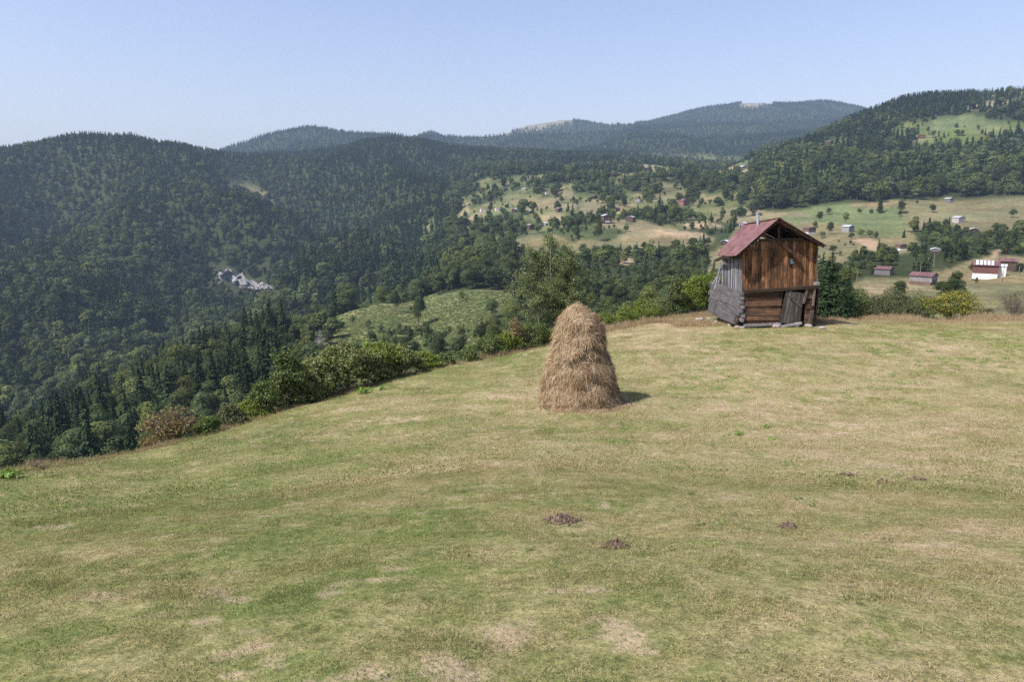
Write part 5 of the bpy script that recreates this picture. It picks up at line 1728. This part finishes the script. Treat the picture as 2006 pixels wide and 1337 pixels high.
# ------------------------------------------------------------------ molehills and meadow plants
def molehill(px, py, wpx, label, n=260, hf=.28, seed=0):
    rg = np.random.default_rng(seed)
    g_ = hit(px, py, 3)
    w = wpx * g_[1] / FPX
    mb_ = MB()
    for k_ in range(n):
        rr_ = min(1.9, abs(rg.normal(0, .30)) + rg.random() ** .5 * .75) if rg.random() < .93 else rg.uniform(1, 2.2); th_ = rg.uniform(0, 6.28)
        x_, y_ = g_[0] + math.cos(th_) * rr_ * w * .5, g_[1] + math.sin(th_) * rr_ * w * .45
        s_ = rg.uniform(.018, .045) * (1.2 if rr_ < .6 else .8)
        z_ = float(ground(x_, y_)) + max(0, (1 - rr_ ** 1.5)) * hf * w * rg.uniform(.3, 1) + s_ * .3
        V_ = np.array([[1, 0, 0], [-1, 0, 0], [0, 1, 0], [0, -1, 0], [0, 0, 1], [0, 0, -1]]) * s_ * rg.uniform(.5, 1.1, (6, 1)) + rg.normal(0, s_ * .15, (6, 3))
        mb_.add(V_ + (x_, y_, z_), (), [(0, 2, 4), (2, 1, 4), (1, 3, 4), (3, 0, 4), (2, 0, 5), (1, 2, 5), (3, 1, 5), (0, 3, 5)], rg.random())
    o = mb_.build('molehill', M['soil_clods'], None, origin=g_)
    tag(o, label, 'molehill')


molehill(1103, 1022, 44, 'dark oval molehill of crumbly soil in the mid meadow', 620, .13, 1)
molehill(1207, 1073, 34, 'smaller dark molehill with grass on its right side', 320, .15, 2)
molehill(1545, 1036, 30, 'old flat grey brown molehill half overgrown in the right meadow', 70, 0.04, 3)
molehill(1660, 932, 20, 'small faint purplish molehill, leftmost of three far ones', 45, 0.03, 4)
molehill(1728, 946, 26, 'faint purplish molehill in the middle of three far ones', 50, 0.03, 5)
molehill(1795, 941, 32, 'faint purplish molehill, rightmost of three far ones', 60, 0.03, 6)


def leafy_plant(px, py, wpx, label, mat='weed', n=60, leaf=.09, name='weed_plant', hf=.5, dmin=3):
    rg = np.random.default_rng(int(px + py))
    g_ = hit(px, py, dmin); w = wpx * g_[1] / FPX
    P_ = np.stack([rg.normal(0, w * .24, n), rg.normal(0, w * .24, n), rg.uniform(.2, 1, n) * w * hf], -1)
    Nn_ = unit(P_ * (1, 1, .2) / w + (0, 0, .8) + rg.normal(0, .3, (n, 3)))
    v_, q_ = cards(P_, Nn_, leaf * rg.uniform(.6, 1.3, n), leaf * .6, rg)
    root = empty(name, g_)
    link('leaves', np_mesh('leaves', v_, q_, mat=M[mat], rnd=rg.random(n)), root)
    mb_ = MB()
    for k_ in range(0, n, 4):
        mb_.tube([(0, 0, -.01), P_[k_]], [.006, .003], 4)
    link('stem', np_mesh('stem', np.concatenate(mb_.v), mb_.q, mb_.t, M['weed'], mb_.rq + mb_.rt), root)
    tag(root, label, 'plant')


leafy_plant(712, 772, 26, 'bright lime green plant at the foot of the hazel thicket', n=90, leaf=.13)
leafy_plant(748, 764, 14, 'smaller lime green plant right of the bright one by the thicket', n=40, leaf=.10)
leafy_plant(1447, 853, 24, 'bright green leafy plant alone on the right meadow', n=110, leaf=.06, hf=.25)
leafy_plant(1502, 838, 16, 'small green plant up and right of the leafy one on the meadow', n=60, leaf=.06, hf=.2)
leafy_plant(1512, 862, 14, 'flat green plant below right of the leafy one on the meadow', n=50, leaf=.06, hf=.2)
leafy_plant(18, 938, 46, 'bright yellow green plant at the far left meadow edge', n=150, leaf=.10, hf=.35)
# dry umbels
for (px_, py_, tp_, lb_) in ((74, 936, 908, 'dry brown umbel flower at the left meadow edge'), (88, 936, 914, 'shorter dry umbel right beside the taller one')):
    g_ = hit(px_, py_, 3); H = (py_ - tp_) * g_[1] / FPX
    root = empty('umbel_plant', g_)
    mb_ = MB(); mb_.tube([(0, 0, -.05), (.01, 0, H)], [.006, .004], 5)
    hd = MB()
    for k_ in range(26):
        th_ = random.uniform(0, 6.28); r_ = random.uniform(.02, .09)
        e_ = np.array([math.cos(th_) * r_, math.sin(th_) * r_, H + .03 - r_ * .2])
        hd.tube([(.01, 0, H - .05), e_], [.0025, .002], 3); hd.box(e_, (.02, .02, .012), r=.5)
    for nm_, b_ in (('stem', mb_), ('flower_head', hd)):
        link(nm_, np_mesh(nm_, np.concatenate(b_.v), b_.q, b_.t, M['soil_clods'], b_.rq + b_.rt), root)
    tag(root, lb_, 'plant')


# ------------------------------------------------------------------ grass
m, nt, out = new_mat('grass_blade'); M['grass_blade'] = m
tcol, ta = turf(nt, gpos(nt))
rr_ = attr(nt, 'rnd')
gc = mixc(nt, 1.0, tcol, ramp(nt, rr_, [(0, .5), (.5, .98), (1, 1.4)]), 'MULTIPLY')
gc = mixc(nt, ramp(nt, math_(nt, 'FRACT', math_(nt, 'MULTIPLY', rr_, 7.3)), [(.62, 0.), (.72, .75)]), gc, (.42, .345, .205))
d = nt.nodes.new('ShaderNodeBsdfDiffuse'); L(nt, gc, d.inputs[0])
t = nt.nodes.new('ShaderNodeBsdfTranslucent'); L(nt, mixc(nt, 1.0, gc, (1.1, 1.15, .7), 'MULTIPLY'), t.inputs[0])
mx = nt.nodes.new('ShaderNodeMixShader'); mx.inputs[0].default_value = .3
L(nt, d.outputs[0], mx.inputs[1]); L(nt, t.outputs[0], mx.inputs[2]); L(nt, mx.outputs[0], out.inputs[0])
m, nt, out = new_mat('dry_blade'); M['dry_blade'] = m
gc = ramp(nt, attr(nt, 'rnd'), [(0, (.20, .13, .075)), (.45, (.40, .29, .18)), (.8, (.52, .40, .25)), (1, (.24, .25, .09))])
d = nt.nodes.new('ShaderNodeBsdfDiffuse'); L(nt, gc, d.inputs[0])
t = nt.nodes.new('ShaderNodeBsdfTranslucent'); L(nt, gc, t.inputs[0])
mx = nt.nodes.new('ShaderNodeMixShader'); mx.inputs[0].default_value = .3
L(nt, d.outputs[0], mx.inputs[1]); L(nt, t.outputs[0], mx.inputs[2]); L(nt, mx.outputs[0], out.inputs[0])


def blade_patch(n, rad, h0, h1, w, mat, seed, lean=.5):
    rg = np.random.default_rng(seed)
    r_ = rad * np.sqrt(rg.random(n)); th_ = rg.uniform(0, 6.28, n)
    B = np.stack([r_ * np.cos(th_), r_ * np.sin(th_), np.full(n, -.01)], -1)
    hh = rg.uniform(h0, h1, n)[:, None]; az_ = rg.uniform(0, 6.28, n)
    ld = np.stack([np.cos(az_), np.sin(az_), 0 * az_], -1) * (hh * rg.uniform(.1, 1.1, n)[:, None] * lean)
    fa = rg.uniform(0, 6.28, n); wv = np.stack([np.cos(fa), np.sin(fa), 0 * fa], -1) * (w * rg.uniform(.6, 1.3, n))[:, None] * .5
    mid = B + ld * .35 + np.array([0, 0, 1]) * hh * .6; tip = B + ld + np.array([0, 0, 1]) * hh
    v = np.stack([B - wv, B + wv, mid + wv * .8, mid - wv * .8, tip], 1).reshape(-1, 3)
    b5 = np.arange(n)[:, None] * 5
    rn = rg.random(n)
    return np_mesh('patch', v, b5 + [0, 1, 2, 3], b5 + [3, 2, 4], mat=M[mat], rnd=np.concatenate([rn, rn]))


def broad_patch(n, rad, size, mat, seed):
    rg = np.random.default_rng(seed)
    r_ = rad * np.sqrt(rg.random(n)); th_ = rg.uniform(0, 6.28, n)
    P_ = np.stack([r_ * np.cos(th_), r_ * np.sin(th_), rg.uniform(.01, .05, n)], -1)
    v, q = cards(P_, unit(rg.normal(0, .4, (n, 3)) + (0, 0, 1)), size * rg.uniform(.6, 1.4, n), size * .55, rg)
    return np_mesh('patch', v, q, mat=M[mat], rnd=rg.random(n))


near_p = [blade_patch(330, .24, .006, .019, .0045, 'grass_blade', s, 1.6) for s in range(4)] + [blade_patch(90, .20, .015, .042, .006, 'grass_blade', 9, 1.0)]
far_p = [blade_patch(190, .55, .010, .032, .013, 'grass_blade', s + 20, 1.3) for s in range(3)]


def in_meadow(X, Y, k=1.0):
    az = np.degrees(np.arctan2(X, Y)); return np.hypot(X, Y) < np.interp(az, AZ, r_edge_az) * k


def mpoints(r0, r1, dens, seed, k=1.02):
    g = np.random.default_rng(seed)
    a1 = R(41); n = int(dens * a1 * (r1**2 - r0**2))
    r_ = np.sqrt(g.uniform(r0**2, r1**2, n)); a_ = g.uniform(-a1, a1, n)
    X, Y = r_ * np.sin(a_), r_ * np.cos(a_)
    s = in_meadow(X, Y, k)
    b = (X > 12.2) & (X < 17) & (Y > 37.4) & (Y < 41.9)
    s &= ~b & (np.hypot(X - base_c[0], Y - DS) > 1.0)
    for (mx_, my_) in ((1103, 1022), (1207, 1073)):
        g_ = hit(mx_, my_, 3); s &= np.hypot(X - g_[0], Y - g_[1]) > .11
    return X[s], Y[s], g


X1, Y1, g1 = mpoints(2.6, 11, 26, 1)
X2, Y2, g2 = mpoints(10, 50, 5.5, 2)
bare1 = fbm(X1, Y1 * 1.4, .34, 4, 301) + .4 * fbm(X1, Y1, 2.2, 2, 303) > .72
X1, Y1 = X1[~bare1], Y1[~bare1]
lush = fbm(X1, Y1, .9, 3, 305) > .47
i1 = np.where(lush, 4, g1.integers(0, 4, len(X1))); i2 = 5 + g2.integers(0, 3, len(X2))
X, Y = np.concatenate([X1, X2]), np.concatenate([Y1, Y2]); idx = np.concatenate([i1, i2])
n = len(X)
s1 = np.stack([rng.uniform(.8, 1.2, n)] * 2 + [rng.uniform(.7, 1.3, n)], -1)
scatter_object('grass', np.stack([X, Y, ground(X, Y)], -1), np.stack([0 * X, 0 * X, rng.uniform(0, 6.28, n)], -1), s1, idx, near_p + far_p,
               'short mown grass, green and straw coloured, over the whole meadow', 'grass')
print('grass patches', n)

# small broad-leaved weeds
wp = [broad_patch(26, .12, .035, 'weed', 70 + s) for s in range(3)] + [broad_patch(10, .07, .055, 'shrub_green', 80 + s) for s in range(2)]
X, Y, g = mpoints(3, 44, 4.0, 7, .99)
cl = fbm(X, Y, 3.5, 3, 201)
pxw, pyw, _ = proj(X, Y, ground(X, Y))
k = (cl > .27) | ((g.random(len(X)) < .05)) | ((pyw > 655) & (pyw < 790) & (pxw > 1300) & (cl > .10) & (g.random(len(X)) < .6))
k &= ~((pxw < 1300) & (g.random(len(X)) < .45))
X, Y = X[k], Y[k]; n = len(X)
rrw = np.hypot(X, Y)
sw = np.interp(rrw, [3, 12, 25, 44], [.55, .9, 1.5, 2.0]) * g.uniform(.6, 1.3, n)
far_w = rrw > 12
scatter_object('weeds', np.stack([X, Y, ground(X, Y) + .005], -1), np.stack([0 * X, 0 * X, g.uniform(0, 6.28, n)], -1), np.stack([sw, sw, sw * .6], -1),
               np.where(far_w, g.integers(0, 3, n), g.integers(2, 5, n)), wp, 'scattered low broad leaved weeds in the meadow', 'weeds')

# tall dry grass along the edge
tall = [blade_patch(60, .35, .18, .50, .012, 'dry_blade', 40 + s, .45) for s in range(3)] + [blade_patch(50, .3, .12, .30, .014, 'dry_blade', 50, .6)]
g = np.random.default_rng(12)
n = 13000
azd = g.uniform(-40, 40, n); re_ = np.interp(azd, AZ, r_edge_az)
dre = g.uniform(-.13, .09, n); dre = np.where(g.random(n) < .45, np.abs(dre) * .7 - .01, dre); rad = re_ * (1 + dre)
X, Y = rad * np.sin(np.radians(azd)), rad * np.cos(np.radians(azd))
right = X / Y
kk = (g.random(n) < np.where(right > .47, 1, np.where(right > .1, .55, .22))) & ~((X > 12.0) & (X < 17.2) & (Y > 36) & (Y < 42))
kk |= (X > 12.0) & (X < 17.2) & (Y > 41.9)
inner = rad < re_ * .97
kk &= ~(inner & (right < .15))
X, Y = X[kk], Y[kk]; right = right[kk]; n = len(X); dre = dre[kk]
# and the rough grass round the barn foot
xb = np.concatenate([g.uniform(9.5, 12.3, 260), g.uniform(16.4, 18.5, 160), g.uniform(12.4, 16.6, 60)]); yb = np.concatenate([g.uniform(38.5, 43, 260), g.uniform(38, 42, 160), g.uniform(36.9, 37.3, 60)])
X, Y = np.concatenate([X, xb]), np.concatenate([Y, yb]); nb_ = len(xb); right = np.concatenate([right, np.full(nb_, .3)]); dre = np.concatenate([dre, np.zeros(nb_)])
n = len(X)
hs = np.where(right > .47, g.uniform(.8, 1.5, n), g.uniform(.4, .95, n)); hs[-60:] *= .35
hs = np.where(right < -.1, hs * .6, hs) * np.interp(dre, [-.13, -.03, .02], [.16, .5, 1]) * np.clip(.75 + 1.3 * fbm(X, Y, 2.2, 3, 401), .25, 1.5)
scatter_object('dry_grass', np.stack([X, Y, ground(X, Y)], -1), np.stack([0 * X, 0 * X, g.uniform(0, 6.28, n)], -1), np.stack([hs, hs, hs], -1),
               g.integers(0, 4, n), tall, 'tall dry pinkish straw grass fringing the meadow edge', 'dry grass')

# bracken on the knoll and scrub on the slope below the meadow
ia_, iu_ = np.where((np.abs(COV[:, :, 1] - FERN[1]) < .002) & (np.abs(COV[:, :, 0] - FERN[0]) < .002) & (DEP > 150) & (DEP < 480) & (np.abs(AZ)[:, None] < 40))
sel = g.choice(len(ia_), min(5500, len(ia_)), replace=False)
X, Y = XG[ia_[sel], iu_[sel]] + g.normal(0, .6, len(sel)), YG[ia_[sel], iu_[sel]] + g.normal(0, 2, len(sel))
n = len(X)
leaf_mat('bracken', [(0, (.085, .11, .04)), (.6, (.15, .18, .065)), (1, (.23, .25, .10))], .3, .2)
fp = [broad_patch(40, .8, .5, 'bracken', 90 + s) for s in range(3)]
scatter_object('bracken', np.stack([X, Y, ground(X, Y) + .2], -1), np.stack([0 * X, 0 * X, g.uniform(0, 6.28, n)], -1), np.stack([g.uniform(.8, 1.6, n)] * 2 + [g.uniform(.6, 1.5, n)], -1),
               g.integers(0, 3, n), fp, 'bright green bracken covering the knoll in the valley', 'ferns')

# ------------------------------------------------------------------ haze
bpy.context.view_layer.update()
m = bpy.data.materials.new('haze'); m.use_nodes = True
nt = m.node_tree; nt.nodes.clear()
out = nt.nodes.new('ShaderNodeOutputMaterial'); pv = nt.nodes.new('ShaderNodeVolumePrincipled')
pv.inputs['Color'].default_value = (.57, .77, 1.0, 1); pv.inputs['Density'].default_value = HAZE; pv.inputs['Anisotropy'].default_value = .1
L(nt, pv.outputs[0], out.inputs['Volume'])
zlo = float(ZG.min()) - 2; zhi = float(ZG.max()) + 60
me = np_mesh('haze', [(sx * 9300, sy * 9300, z_) for z_ in (zlo, zhi) for (sx, sy) in ((-1, -1), (1, -1), (1, 1), (-1, 1))],
             [(3, 2, 1, 0), (4, 5, 6, 7), (0, 1, 5, 4), (1, 2, 6, 5), (2, 3, 7, 6), (3, 0, 4, 7)], mat=m)
hz = link('haze', me)
tag(hz, 'thin blue summer haze over the valley', 'haze', kind='stuff')
print('haze box', zlo, zhi)
